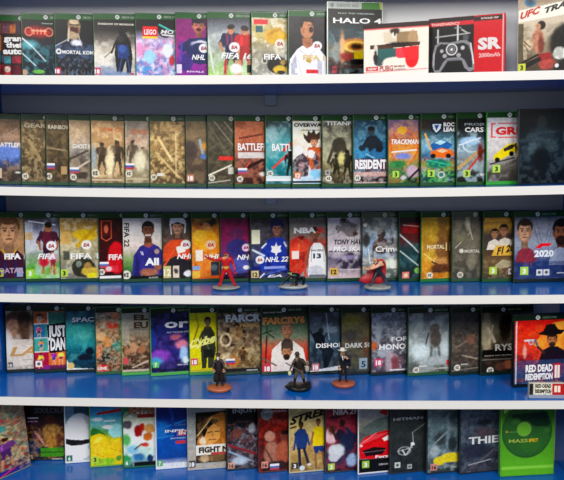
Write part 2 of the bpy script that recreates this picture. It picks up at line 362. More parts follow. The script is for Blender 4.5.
# Every cover is described by a few painting strokes in a little language:
#  @ left_px | bottom_px (or ^top_px) | kind | shell colour | flags | label
ROWS = {}
ROWS[1] = '''
@ -3 |^17|one|124a1a||comic-tile mosaic case with white lettering at the left end of the top shelf
g 5a3a34 6a4038 301c24
r -5 23 3 33 a0704a;r 4 23 11 33 8a5a6a;r 11 24 17 33 c07a40;r 17 24 22 33 4a3050;r -5 35 3 50 d08840;r -5 52 4 62 406a70;r 5 56 12 64 5aa0a8;r -5 63 4 74 a03030;r 5 66 12 75 c83848;r 13 56 22 63 b04050;r 13 65 22 75 702838;e 8 69 3 3 e0d0c0;m 1 3 20101a .4
r 3.5 34 40 54 181014 .75;l 2.5 22 2.5 76 .8 101010;l 12 54 12 76 .8 101010;l -5 34 22 34 .8 101010;l -5 54 22 54 .8 101010;l -5 63.5 22 63.5 .8 101010;T 5 28 40.5 5.4 f8f0e4 grand;T 7 27 47 5.4 f8f0e4 theft;T 4 24 53.5 5.4 f8f0e4 auto
@ 21 |^14|one|1a5a20||top-shelf case with crossing pale blades under a glowing red title
g 100a10 2a1418 183040 142434 0c1220
e 39 31 13 6 8c1414 3;e 39 31 11 3 c02018 2;m 2 4 5098a0 .5 42;e 30 44 8 4 68b0b8 3;c 30 31 3.6 4 1 f09078;c 50 31 3.6 4 1 f09078;l 33 30 47 30 1 ffc8a8;l 35 28.5 35 33 .8 ffb090;l 38.5 28.5 38.5 33 .8 ffb090;l 42 28.5 42 33 .8 ffb090;l 45.5 28.5 45.5 33 .8 ffb090
l 21 36 33 46 1.3 e8f4f4;l 33 46 46 60 1.2 b8d0d4;l 22 52 36 65 1 c8e0e4;e 39 71 6 2 78b858 .5;e 25 72 3 3 c0a088 .5
t 43 54 23 1.2 c0c8c0 SHADOW
@ 54 |^14|one|1a5a20||top-shelf case with a pale fighter above white capitals on near-black
g 040406 06060a 141c2c 24344e 101828 08080c 060608
e 75 26 6 9 a89070 1.2;e 75 21 4 3 d8c8a8 1;l 71 24 80 24 1.2 201010;e 75 29 5 3.4 5a2018 1;e 74 35 5 4 b8a488 1.2;l 70 28 69 40 1.6 d8c8b0;l 79 33 82 45 1 c8bca8;l 54 47 70 38 .8 c8ccd0;e 77 42 5 3 e0e4f0 1.5;m 3 3 7088a8 .45 42;f 60 58 74 202834 182028 606c78 101418;f 67 57 74 28303c 202834 706c68 101418;f 75 56 75 303848 202834 788088 101418;f 83 57 74 28303c 202834 706c68 101418;f 90 58 74 202834 182028 606c78 101418
e 59.5 51 2.8 2.8 e8ecf4 .3;e 59.5 51 1.3 1.3 3a4660 .3;t 63 103 53.2 3.6 ffffff MORTAL KOMBAT
a 54.5 67.5 6.5 d02848 18
@ 93 |^13.5|one|1a5a20||top-shelf case showing a dark hooded swordsman against pale fog
g 0c0a0a 282420 807870 c8c0b0 d0ccc4 b8bcc0 7080a0
m 4 7 f0ece0 .5 30;m 5 9 586070 .4 55;e 123 30 4 5 14100e 1;p 1c1c20 117 38 121 33 127 33 131 40 133 56 131 73 127 73 126 60 122 73 117 73 115 52;p 2c4884 118 44 128 44 130 54 126 58 118 57;e 123 48 4 4 4468a8 1;l 117 40 112 52 2 201c1c;l 105 57 113 50 .7 302c28;e 121 38 4 3 3c3c40 1;l 122 58 119 72 1.4 3c5890;l 128 58 130 70 1.2 3c5890;e 104 70 10 4 98a4b4 3;e 116 74 18 3 8898b4 2
t 99 135 24.3 1.8 e8e0d0 SHADOW OF MORDOR
a 94 67.5 7 d02848 18;r 131 72 134 74 c03040
@ 135 |^13|one|1a5a20||top-shelf case with a red square logo and icy pink and blue toy minifigures
g 0a0a0c 181418 c0b0d0 b8a0c8 90b0d8 60a8d0 3078b0
m 6 3 fff4ff .6 36;m 7 4 e06890 .45 36;m 8 3 3070c0 .35 40;r 143.5 26 158 36 e01818;e 166 30 7 7 0a0a0c .5;l 160 24 172 30 1.5 50c8c0;l 163 34 174 35 1.4 e8e8e8;e 168 50 5 7 e0ecf4 1.5;e 150 56 6 7 a8d4f0 2;e 140 48 4 6 e8a0c8 2;e 172 60 3 5 c03848 1;r 143 36 158 38 ffd030
t 145 157 34 5 ffffff LEGO;i 161 186 33 4 e0e0e0 MOVIE
@ 175 |^12|one|1a5a20||top-shelf case with a shouting helmeted hockey player on bright magenta
g 882878 982c80 a83090 98309a 702c90
r 175 18 207 36 8c2878 .5;p 283468 178 46 190 38 210 36 216 44 216 62 200 64 184 60;p 903098 175 60 186 50 190 64 184 76 175 76;e 186 62 7 9 4a3484 2;F 199 26 6 7 c88070 201c30;e 199 19.5 7 3.6 1c1c34 .6;e 199 29 2.6 2 601c20 .5;e 201 44 9 4 e0e0f0 1.5;e 200 46 9 4 283468 1.2;l 182 42 181 60 2.4 6848a8;r 177 64 182 73 d8d0e0
q 204 47.5 4.8 f4f0f4 a03050;i 192 214 59 5 ffffff NHL 18;t 187 204 72 1.6 e0d8e8 RIVALS
@ 207 |^11.5|one|1a5a20||top-shelf case with two footballers in navy and red kits on pale green
g 484c54 8c9098 b8bcbc a0a898 98b080 a8c878 b0d070
m 10 7 e0e4dc .4 26;l 208 36 214 72 2 d0d8d0;f 231 24 75 2c3058 24204c c8906c 201814;l 227 34 228 44 1.4 a02848;l 232 34 232 44 1.4 a02848;l 236 36 236 44 1.4 a02848;f 245 25 75 c02028 b02028 c89070 302018;e 224 42 2 5 2c3058 1;l 226 60 225 72 2.2 c03048;e 236 68 6 5 f0f4e8 2.5;r 247 64 252 72 202428
q 234.5 46.5 5.2 f8f4f4 b83844;i 221 252 58 6 ffffff FIFA 16
@ 251 |^11|one|1a5a20||top-shelf case in gold and grey with a small red corner tag
g b8a878 c8b878 b0a890 9c9c90 a0a4a0
m 11 5 ece8d8 .6;m 12 4 807c70 .4 40;e 276 36 11 8 d8b030 1.5;l 268 34 280 28 3 c89820;r 254 19 268 24 d82838;r 256 25.5 263 32 386870;q 280 43 5 e8dccc a83444;e 277 64 10 9 201a10 1;e 280 69 7 4 d8b840 1;e 281 72 4 2 302818 .5;e 283 62 3 3 a89058 1
r 263 54 266 62 404850;t 264 293 59 5.4 fdfdfd FIFA 17
@ 288 |^9|one|1a5a20||top-shelf case with a white-shirted footballer roaring upwards on charcoal
g 383038 302c34 302c30 2c2c2c 201c1a
m 13 5 4c444c .3;p ececf0 288 80 290 59 297 49 304 44 312 44 320 49 327 58 331 80;p b8b8c4 291 64 296 54 298 80 292 80;p c0c0cc 317 56 322 62 322 80 318 80;p b87c58 302 38 312 38 312 45 307 48 303 45;e 307 29 6.4 9 c48c68 .8;p 1c1410 299 24 300 18 306 15.5 312 17 314 22 310 21 304 21 302 28;e 311 29 2.2 3 401010 .5;l 308 24 312 24.6 .8 30180c;l 304 27 303 32 1 a06c4c;e 308 44 3 2 a87050 1;l 300 50 308 56 .7 c0c0cc;l 315 50 308 56 .7 c0c0cc;l 298 60 302 76 .8 c8c8d4;e 309 60 3 2.6 c8a848 1;r 306 69 318 73 d82c38;r 295 68 299 73 f0e8e8
q 317 45 4.8 f4ecec b03040;t 303 330 59.5 5 d8b860 FIFA 18
@ 327 |^1.5|360|cfd6cc||tall black-covered case with a silver and green top band and white title
g 050506 08080a 30484c 5c747c 8c7448 5c4038 241c1c 0c0c0e
m 14 6 90a8ac .5 30;p 405058 332 30 350 28 360 34 350 40 336 42;e 356 45 15 7 d89038 2.5;c 356 46 11 5 1.6 ffd070;e 356 46 6 3 4c3020 1.5;r 354 51 378 58 e8c820;e 342 48 2 14 e8b888 2;e 336 52 4 9 98a09c 2.5;e 346 56 6 4 a03020 2.5;r 350 59 380 64 101010;r 344 64 380 68 503830;r 332 66 337 73 c04858;m 15 3 101418 .5 58
t 333 381 22.5 5.2 f8f8f8 HALO 4;t 338 374 13.5 1.4 b8c0c0 PLAY THE ORIGINAL
'''
ROWS[2] = '''
@ -3.5 |184|one|123f18|w|brown and blue case cut off at the left end of the second shelf
g 88705c 987c60 8c7868 6c82a8 4868a0 50443c 3c3028
m 21 6 c8a890 .4;e 8 152 14 8 7a96d0 3;l -5 140 18 128 1.4 b0a098;e 10 136 7 4 b89c88 2;l 8 158 9 166 1 403830;e 18 172 3 1 d0d0c8 .5
t -2 36 146.5 4.4 e8e4e0 BATTLEFRONT;r -3 168 2 178 d8c8b0
@ 20 |184|one|1a4a1c|w|brown case with an armoured giant, second from left on the second shelf
g 7c6c50 86724e 7a6848 6c5a3a 60503a 4a3e28
m 22 3 c8b48c .55;m 23 4 40341c .55;l 30 140 40 158 3 b09c74;l 26 156 40 150 2 a08c66
t 25 50 127 4 cfc4a8 GEARS;o 25.5 176 3.2
@ 45 |184|one|1a4a1c|w|dark brown case with white capitals and a small striped flag, between two soldier covers
g 6e5c40 70603e 64543a 5c4a30 4e3e28
m 24 4 a48c60 .45;m 25 5 382c18 .5;l 46 147 66 150 1.6 a89878;r 48 130 64 133 8a7856 .6
t 49 79 128.5 4 e8e0cc RAINBOW SIX;k 46 163;r 61 166 67 174 b89868;o 49 176 3.2
@ 68 |184|one|1a4a1c|w|hazy beige case with a white title across its middle and a small flag
g b8a488 c4ae90 b0a090 989490 706458 504438 44382c
m 26 7 e4d4bc .4;m 27 4 584c40 .4 150;l 68 160 88 150 2 5a4a3c;l 74 170 90 160 2 c8bcb0
t 73 103 148 4.4 e8e8e4 GHOST RECON;k 70 167;o 73.5 177 3.2
@ 90 |184|one|1a4a1c|w|wide golden case with walking soldiers below orange capitals
g b89c78 c8a880 b89a70 a88c64 c0aa84 b8a480 8a7450
m 28 5 e8d4ac .5;f 102 142 174 5c4a34 4c3c28 6a5640 4a3a28;f 117 140 174 584630 483824 68543c 4a3a28;e 110 162 4 14 e8dcc0 3;e 94 158 3 12 a8b0b4 2
t 99 143 131 4 e08440 TOM CLANCYS;o 95.5 173 4.2;r 91 179 122 180.5 d0c0a8
@ 124 |184|one|1a4a1c|w|pale misty case with small figures, orange heading strip and a striped flag
g 9c9488 a89c90 c0a490 a89a84 b0a690 a49a80 908464
m 29 5 d4ccbc .5;r 131 129 148 134 c08460 .7;f 133 140 168 6a5c48 6a5c48 807058 5c4c38;f 143 146 170 94866c 887a60 988a70 80705a;e 140 160 6 10 d8d4c0 3
k 125.5 163;o 129 173.5 3.4;r 125 178 148 179.5 c8b898
@ 149 |184|one|2a5a20|w|wide amber case with a tangled golden machine on the second shelf
g a08860 b49c70 ac9060 9c8458 88704c 6c5638
m 30 3 e8d4a0 .6;m 31 3 5a4424 .5;l 160 140 172 160 2.5 e0d0a4;l 156 152 178 176 2 d0bc8c;l 176 130 176 176 .8 e0d0b0;r 160 124 182 131 d0b484 .6
o 154 177 3;r 157 173 164 176 d8d8d0
@ 185 |184|one|123f18|w|narrow visible brown case with a blue and yellow emblem, left of the wrinkled wrap
g 7c6c4c 86745a 8a7858 6c5a48 5c4a3c 40342c
m 32 7 a89470 .4;e 190 150 8 10 5a4a44 3;l 200 140 204 158 2.5 a8b4c0;e 204 146 2 4 d0a040 1;e 203 156 3 3 6080b0 1
a 187 174.5 7 c88868 18
@ 207 |184|one|123f18|w|case in creased diagonal shrink wrap with a red sticker and white slash
g 4c4430 54503c 4e4632 4c4430 584c38
m 33 3 8c8468 .4;l 212 118 234 146 1 a09878;l 222 118 236 136 1 a8a080;l 208 122 232 160 .8 80785c;l 207 176 231 165 1.6 e4ded0;r 219 156 234 160 d83828;r 228 167 234 174 c8c8c0
o 212 178 3;l 208 183 230 180 1 c0c0b0
@ 234 |184|one|1a4a1c||burnt orange case with a tall white title over a pale bar
g a06040 b87050 a86048 785048 5c3830 38201c
m 34 5 d89070 .4;l 240 138 262 134 2 7c4030;r 238 152 266 158 d4ccc8;l 234 174 262 160 3 301814;l 244 170 250 162 1 f06040;e 262 174 3 2 d8d0c8 1
t 238 276 150 7 f0ece8 BATTLEFIELD;k 238 168 1;o 240 179 3
@ 265 |184|one|1a4a1c||teal case with a red streak and a white title
g 485c5c 5c8c90 58a0a4 48989c 309094 187880 106068
m 35 5 a8d0d0 .4;e 270 124 8 4 303838 3;l 273 168 294 148 2 e04838;l 284 150 292 142 3 c83830;f 290 150 176 182428 141c20 202828 101010;r 266 179 292 181 e8e8e8;e 272 134 5 9 98b8b8 4
t 272 311 150.5 7 f4f8f8 BATTLEFIELD;o 270 173.5 3;r 266 176 292 179 d0dcdc
@ 292 |184|one|1a4a1c||pale peach case with a spiky-haired heroine and dark wide capitals
g e4d8c8 ecdcc8 e0d0c4 dcd0cc c8ccd8 b0d0e0
m 36 7 fff8ee .4;p 4c3428 304 138 303 133 307 136 308 130 311 133 314 129 316 134 320 131 320 138 316 142 308 143;F 314 142 3.6 4.4 dca484 5c3c2c;p c86838 308 147 321 147 321 168 312 172 306 160;e 311 154 4 4 f0e8e4 1;e 316 162 3 8 504048 1.2;p 50444c 293 160 302 152 309 160 308 176 293 178;e 299 150 4.4 4.4 f0ece8 .9;l 294 166 306 174 2 302830;e 315 174 6 5 90c8e8 1.5;e 302 166 3 4 a08080 1.2;m 37 2.4 e8e0e0 .3 150;r 292 181 321 183 181818
T 294 334 126.5 3.6 24242c OVERWATCH;t 301 322 130.6 1.3 605854 ORIGINS EDITION;a 294.5 172 6.5 e07828 12
@ 322 |184|one|1a4a1c||olive grey case with a hulking robot and soldiers under thin pale letters
g 4c4c48 6c6c60 8c8c78 a4a088 98906c 6c6040 40382c
m 38 5 c8c4a8 .45;e 339 146 7 9 484438 1.5;l 333 148 328 162 3 504838;l 345 148 348 158 3 484034;f 336 154 180 3c3828 34301c 4c4434 302c20;f 347 150 180 383424 302c1c 484030 302c20;e 341 158 3 6 d8d090 2
t 326 363 125 3.8 e8e8e4 TITANFALL;a 325 170 5 a8a8a4 ;o 328.5 178.5 3
@ 353 |184|one|1a4a1c||steel-blue case with a brooding man and a heavy white title
g 28485c 38647c 2c6484 286c94 1c4c68 6c4850 b89890
m 39 4 80b0c0 .4;p 202c38 362 146 366 138 370 135 376 136 382 142 384 152 376 150 366 152;e 371 131 3.6 4.4 3c4850 .8;e 371 128.4 3.8 2.4 14181c .7;e 362 152 7 5.4 4c94b8 1.2;e 362 148 3.4 3 203440 1;e 378 153 7 5.4 3878a0 1.2;e 379 149 3.4 3 142430 1;l 366 154 374 158 1.4 88c0d8;r 354 159 386 169 902830 .5;r 354 172 387 176 c8a8a0 .9;r 354 177 387 182 202830;m 40 2.4 f0d8d0 .35 170
T 355 386 168.5 9 ffffff RESIDENT;o 357.5 178 3
@ 388 |184|one|1a4a1c||sunset-coloured case with a big ring logo behind a slanted white title
g 8c7898 986c88 a86850 d08838 d0a048 807858 40684c 302c24
c 404 147 13 17 1.4 e06838;e 402 130 5 4 f0b040 1;l 392 152 416 150 1.4 f8f0f0;m 41 5 f0c070 .3;e 403 156 8 3 8090d0 2;e 398 164 8 4 3c8850 2;m 42 3 50a058 .4 160;e 412 172 6 6 c0a8b8 2;l 408 180 420 168 2 301c28
i 391 423 144 4.8 ffffff TRACKMANIA;a 392.5 171 6.5 a8d848 3;e 403 178 3 2 c8c0c8 1
@ 421 |184|one|1a4a1c||blue-orange case with a flying race car and a shield badge
g 383028 403830 507c8c 80b0c4 3c7090 b86028 185850 0c4c4c
m 43 4 d8ecf0 .3 134;p 2c6ca8 428 146 436 141 446 141 452 145 448 150 434 151;p b8dcec 434 143 440 140 446 142 440 145;p f07828 430 152 440 148 452 150 454 156 444 158 432 157;p e8c8a0 436 151 442 149 448 151 442 153;e 433 156 2.6 2.4 181818 .6;e 448 156 2.6 2.4 181818 .6;e 438 164 13 5 188070 2;m 44 2.4 80e060 .35 160;l 425 134 431 150 1.6 f0b050;l 427 160 452 166 1 40c0a0
p 182840 430 122 443 122 442 130 436 135 431 130;p d8e4f0 432 124 441 124 440 129 436 133 433 129;p 3050a0 434 125 439 125 436 131;T 443 463 126.5 4 f8f8f8 ROCKET;T 443 463 131.5 4 f8f8f8 LEAGUE
a 427.5 170 7 a8d848 3;e 441 175 3.6 3.4 c8d0c0 .5;e 441 175 2.4 2.2 38706c .5
@ 457 |184|one|1a4a1c||dark case with a streaking racing car and white upper title
g 181818 202224 404c54 88a0ac 90a0a8 706c60 3c3c38 242420
m 45 6 c0d8e0 .5 130;e 470 141 10 4 a8c8e0 2;l 459 145 480 138 1 e8f0f8;c 472 146 9 6 .8 d0d8dc;l 458 168 478 152 4 b8a078;l 468 170 484 150 2 c04030;e 480 152 3 10 702820 2
t 464 496 125.5 2.4 8c9498 PROJECT;t 464.5 483 132 4.6 f0f0f0 CARS;a 463 170 7 b0d050 3;r 480 174 484 176 d0d0d0
@ 487 |184|one|2f9a34||case with a yellow sports car under a red bracketed title, bright green base lip
g c4c4c8 d0d0d4 d0cccc c8c4c0 94908c 5c5850 484440
m 46 8 e8e8ec .3 142;p e8d028 493 156 500 150 508 144 516 143 518 150 512 154 500 160 494 161;p 383830 503 149 510 145 515 145 512 149 504 152;e 497 160 2.6 2.6 181818 .6;e 511 154 2.4 2.6 181818 .6;p 602024 514 144 519 142 519 156 515 154;l 490 164 514 158 1.4 38342c;l 492 172 518 160 3 6c6860
l 491.5 124 491.5 137 1.4 d02428;l 491 124 495 124 1.2 d02428;l 491 137 495 137 1.2 d02428;l 498 123.5 520 123.5 1 d02428;l 498 137.5 520 137.5 1 d02428;T 495 530 134.5 7.6 d02428 GRID;a 492.5 165 7.5 b0d850 3
@ 519 |184|steel|0e1a20||dark steel case with a faint figure at the right end, second shelf
g 181c1c 1a2024 1c2a32 1a2c36 122028 0c141a
e 541 122 5 6 2c3234 2;e 541 140 13 13 2a3840 4;e 532 148 4 6 4c5c64 3;e 550 146 5 6 3c4a50 3;m 47 4 5a6a72 .3 130;e 541 160 9 12 101a22 4
'''
ROWS[3] = '''
@ -3.5 |282|one|0f3c16||case with a close-up fair-haired face, left end of the third shelf
g 8c7458 a8906c b08c68 a08060 40283c 301828
F 10 232 10 14 c89c78 6c4c2c;p 4a1838 -4 282 -4 256 2 250 10 258 18 250 24 256 24 282;l 3 250 9 259 2 c09838;l 17 249 11 259 1.6 c09838;l 0 262 0 280 2.4 28305c;l 6 262 6 280 2.4 28305c;l 16 262 16 280 2.4 28305c
T 5 32 259 5.6 ffffff FIFA 14;t -1 24 273 5 b098b0 QATAR;r 17 268 23 277 8898b8
a -3 270 6.5 c0d040 3
@ 24 |282|one|0f3c16||third-shelf case with a footballer in dark red kit on a bright pitch
g 403838 787c90 b8b8c4 a8acac 88a080 60a040 78b848
m 52 8 e0e4e8 .35;l 30 221 56 225 1 e0e0e8;f 49 223 273 502038 401838 a87050 181010;r 45 232 52 246 6c2038;f 53 250 274 c8a0b0 a03048 c08868 302018;r 25 232 34 240 c0a888;q 52 246 5 f0e4e4 a83444;m 53 4 90d050 .3 264;e 44 262 5 5 c02840 2
i 38 68 259 5.4 ffffff FIFA 16;a 26.5 269.5 7.5 98d028 3
@ 59 |282|one|0f3c16||third-shelf stone grey case with a bright yellow sleeve and black-gold arm
g a88438 b09050 b0a070 a8a080 98947c 8c887c 808078
m 54 4 dcd4b8 .5;e 86 235 12 6 d8b828 1.2;l 78 246 96 228 4 c8a420;r 62 232 72 244 c8a868;q 87 245 5 f0ecdc a83444;e 84 268 12 10 3c3c30 1;e 90 272 8 5 c8b050 1.2;e 92 276 5 3 d8d030 1;e 79 264 3 3 80887c 1;r 64 251 70 260 585c50;e 88 266 4 3 a88850 1
t 71 107 259 5.6 ffffff FIFA 17;a 61 269.5 7 b0d040 3
@ 98 |282|one|0f3c16||dark maroon case with an outlined crest and a red shirt
g 38080c 3c0a10 400c10 380a10 2c080c
m 55 6 601418 .4;e 117 258 9 16 c81828 1.2;r 103 222 111 236 5c1410;l 102.5 221 102.5 238 .8 d86848;l 112 221 112 238 .8 d86848;l 102.5 221 112 221 .8 d86848;l 102.5 238 107 241 .8 d86848;l 112 238 107 241 .8 d86848;e 107 229 2 4 e07858 .8;r 99 276 121 278.5 e8e8e8;r 105 266 118 272 d84050
t 109 133 260 5.6 fafafa FIFA 18;k 100 262 1;o 102 272 3;e 109 269 3 2.4 e0c0c0 .6
@ 122 |282|one|0f3c16||third-shelf case with a smiling footballer in violet shirt on white
g c8c4c0 e0dcd8 dcd4cc d0c4bc 88a068 508040 303030
p 3c3888 132 276 134 256 140 247 146 244 153 244 159 247 164 254 166 276;p 2c2870 134 276 137 256 140 262 140 278;p 8c5c44 145 238 152 238 153 246 149 248 144 246;F 148.5 231 5.6 8 8c5c44 181414;l 146 235.4 151 235.4 1.1 fff4f0;e 149 273 9 4 a87058 1.2;e 158 268 4 3 a06850 1;r 123 276.5 162 280 0c0c10;e 157 252 2.5 2.5 b09890 .6;l 141 252 142.5 255 .6 e8e8f4;l 142.5 252 143.5 255 .6 e8e8f4;l 146 245 149 248 .7 c04858;l 152 245 149 248 .7 c04858
v 127.5 223 24 5 1c1c20 FIFA 22;T 145 159 265.5 7 ffffff All;t 149 158 279 1.4 c0c0c0 EA SPORTS
o 126.5 275 4.4
@ 162 |282|one|0f3c16||case with an orange-jersey hockey player in a white helmet
g 302c28 48403c 604840 804034 5c3430 303030 202020
m 56 4 887870 .3;F 178 228 5.2 7 c8987c 2c2420;p d0d4d4 170 225 171 219 176 215 182 216 186 221 186 225 178 222;l 171 224 172 234 1.2 d0d4d4;l 186 224 185 233 1.2 d0d4d4;l 173 231 184 231 .5 585858;p d05830 162 262 165 246 172 240 184 240 190 244 190 260 176 262;p 302c34 164 262 176 256 190 262 190 276 166 276;p f0e4d8 176 247 184 246 186 252 178 254;l 163 268 176 248 2 d8643c;e 188 274 4 3 e8e8e8 1;r 173 266 179 278 d8ccbc;e 176 271 2 3 484848 1
q 186 245 5 f4e8e0 a83444;i 177 204 259 5 ffffff NHL 19;r 163 266 171 278 c8b878;t 164 171 276 7 f4ecd0 12
@ 191 |282|one|0f3c16||orange case with a yellow-jersey hockey player, behind the red toy figure
g 704828 a86828 d09030 d88c30 c87028 d87028 c86020
e 208 222 8 6 302820 1;e 206 228 5 5 a87048 1;e 206 240 12 10 e0a428 1.5;e 200 236 6 6 e8b838 1.5;m 57 5 e8c060 .3;q 211 245 5 e8c0a0 a83444;r 196 250 203 261 e8dcd0;r 211 262 219 276 303c48;r 193 266 200 270 88a8d0;r 192 271 200 278 e0b850;e 214 268 3 3 607078 1
i 204 231 259 4.6 f4f4f4 NHL 20
@ 220 |282|one|0f3c16||magenta third-shelf case just right of the red toy figure
g 701848 801c50 842458 7c3068 584070 302c58 20183c
m 58 6 a83470 .35;e 237 234 7 6 703060 2;e 238 248 11 9 3c3878 2;q 246 248 4 e0c8dc a83444;e 240 266 11 8 5860a8 2;e 246 268 3 2 f0f0f4 .6;r 222 277 246 280 101018
i 237 262 260 5 ffffff NHL 21;r 222 266 227 274 b8b0c0
@ 250 |282|one|0f3c16||navy case with a hockey player in blue jersey with a white leaf crest
g 3c3838 504c4c 4c4854 404468 283470 202c74 182450
m 59 4 787480 .35 218;F 277 230 4.8 6.4 b07c68 203060;p 1c2c5c 270 227 271 221 277 218 283 221 284 227 277 225;l 271 227 272 234 1 1c2c5c;p 2c44a4 258 262 262 248 268 240 274 238 282 238 286 242 286 272 262 272;p 1c2c78 266 272 268 252 270 262 270 272;l 262 248 266 244 1.4 e8ecf4;l 284 243 286 247 1.2 e8ecf4;p f0f4fc 276 243 277.5 247 281 246 280 250 281.5 252 277 254 276 258 275 254 270.5 252 272 250 271 246 274.5 247;r 252 230 260 244 e8e4c8;l 253 250 264 256 2 c8d0dc;r 264 267 285 269.5 98a4d8;l 262 276 286 270 1.4 5068b8
q 260 260 4.2 f8f4f4 a83444;i 265 288 262.4 5 ffffff NHL 22;a 251.5 271 7 d8c088 12;l 260 278 264 274 1 f0f0f0;i 267 282 278 2.4 e0e0f0 EA
@ 289 |282|one|0f3c16||red and grey case with a basketball player in a white shirt numbered 13
g 746c68 888078 8c7c74 b04438 b04438 a05048 a09c9c 8c8c90
p c83828 289 250 292 240 300 236 308 240 310 262 300 276 289 276;f 301 236 276 d05038 a03028 b85040 801810;m 61 3 e06848 .35 236;F 315 234 4.4 5.6 9c684c 201814;p ececec 308 276 309 256 311 247 314 243 320 243 324 247 326 258 327 276;l 309 248 306 264 2.6 90604a;l 325 248 328 264 2.6 90604a;e 316 272 8 6 c8c8cc 1;l 312 246 311 262 .7 909498;l 323 246 324 262 .7 909498
T 294 316 233 5.4 f8f4f0 NBA;T 316 326 233 5.4 d04038 2K;T 313 321 258.5 4.8 2c4058 13;t 311 323 251.5 1.8 2c4058 PACERS;r 292 251 299 259 e8d8d0;r 309 275 325 278 606870
@ 327 |282|one|0f3c16||pale case with a skater flipping over slanted bold lettering
g c0b8b8 ccc4c4 c8c0c4 c0b8c0 6c6478 988c98 c8b8b8
e 349 228 9 6 383030 1.2;e 344 222 5 4 403838 1;e 352 234 6 3 5c4848 1;l 338 232 346 224 2 302c2c;e 338 228 2.6 2.6 282424 .5;e 350 262 12 9 40384c 2;e 348 258 12 2 8c84a0 1;l 340 270 360 270 1 c8c0c8;m 62 5 e8e0e0 .3;r 329 251 361 252 303030
i 334 370 244.5 5 181418 TONY HAWKS;i 333 372 251.5 5 f8f4f4 PRO SKATER;a 330 268 7.5 d8a838 12
@ 362 |282|one|0f3c16|w|shrink-wrapped pale blue case right behind the red-caped toy figure
g 606464 80888c 98a8b8 98b0cc 90a8c0 a8a8a8 788478 606860
e 381 234 4 5 4c3428 .8;e 381 246 8 8 5c4030 1.2;l 374 246 372 256 2.6 5c4030;l 388 246 391 256 2.6 5c4030;e 391 238 2 5 6c6460 1.5;e 365 225 3.4 3.4 202424 .5;e 365 225 2 2 c8ccd0 .5;r 372 216 397 228 889094;e 394 246 5 8 3c3838 2;e 392 264 8 4 d8e0d0 2;l 366 230 370 264 1 d8dce0;m 63 4 f0f4f8 .35;r 390 267 400 269 e8ece8
t 375 399 252 5.6 e8ecec Crime;e 366 240 4 8 302c30 2
@ 399 |282|one|0f3c16||dark teal third-shelf case with two pale curved blades below a red title
g 302828 603030 702c2c 304448 284c50 284040 242c2c
e 411 229 9 5 a82428 2;m 64 6 60888c .35 240;l 399 234 412 246 1.3 d0dcdc;l 412 246 421 256 1.2 c0d0d0;l 400 251 418 266 1.1 c0d0cc;l 403 225 420 227 .8 e8c0b0;e 418 271 4 3 88b868 .6;r 402 272 409 279 d88878;e 405.5 275.5 2 2 f0c8b8 .5
@ 421 |282|one|1c6a2c||yellow case with a dim tan warrior and pale capitals
g b88c20 c09c30 b89030 b08840 c09030 d09838 b87020
m 65 5 e8c860 .35;e 442 224 5 7 a07840 2;e 443 236 6 7 987038 2;e 442 250 7 12 886038 3;e 441 264 9 6 c09058 2;l 432 262 448 272 2 5c3820;e 450 250 3 30 402418 2.5;l 424 254 434 262 .8 f0d890;e 440 269 10 5 684028 2
t 426.5 444 249 4 e8d8a8 MORTAL;t 445 450 251 8 d8c080 11;o 429.5 275.5 3;l 433 272 440 272 1 202020
@ 452 |282|one|1c4a20|w|washed-out grey third-shelf case with a pale spear line and faint title
g 605c54 706c60 787464 706c60 686458 585448 4c4c44
m 66 6 989484 .4;e 467 222 2 8 c0bcac 1.5;l 455 248 470 232 .9 c8c4b4;l 466 218 472 240 .9 d0ccbc;e 471 262 4 8 8c8878 2;e 458 226 3 6 8c8878 2;e 462 238 7 4 88846c 2
e 461 251 2.2 2.2 d8d4c8 .4;t 464 496 252.8 3 d8d4c8 MORTAL KOMBAT;o 460 275 3
@ 483 |282|one|1c4a20||brown case with two men in pale shirts over a gold slanted band
g 584838 b89040 504440 504440 5c4838 786040 68543c 50483c
F 494 234 3.4 4.6 b88868 2c201c;p d8d0c4 486 250 488 242 494 239 499 242 501 250;F 503 231 4 5.6 b08060 2c201c;p d0c8bc 496 250 499 240 504 238 510 240 513 250;r 484 218 509 222 c89840;p d8b050 495 246 518 246 518 256 491 256;p b0a488 494 266 502 260 512 262 512 267 500 269;m 67 3 a09878 .3 258
I 496 522 255 7 3c2c20 F1 2017;a 489 267 7.5 a8c838 3;a 508 269 6 d8c8c8;l 484 280 510 280 .8 989080
@ 514 |282|one|101c14||silver-blue case with two large facing men at the third shelf right end
g 5c6470 848894 888c9c 949ca8 8088a0 40507c 304070 485070
l 530 216 538 244 .5 5c6470;l 534 216 541 244 .5 5c6470;l 550 216 544 244 .5 5c6470;l 555 216 547 244 .5 5c6470;p 8c3848 515 262 517 252 524 246 532 250 536 260 530 266;F 524 232 7 11 c49c80 34281e;F 560 234 7.6 12 8c5c44 181414 30201a;p 98a0b4 548 266 550 254 558 248 570 250 571 266;r 515 262 571 279 283c70 .55;m 68 5 6878a0 .3 260
p e02030 534 249 540 243.5 551 243.5 549 246.5 541 247 539 249;T 533.5 553 257 6.6 e0e4ec 2020;a 520 267 8 a8d048 3;a 536 270 6 d0d4dc;a 543 270 6 d0d4dc;l 557 274 564 274 .8 d8dce8
'''
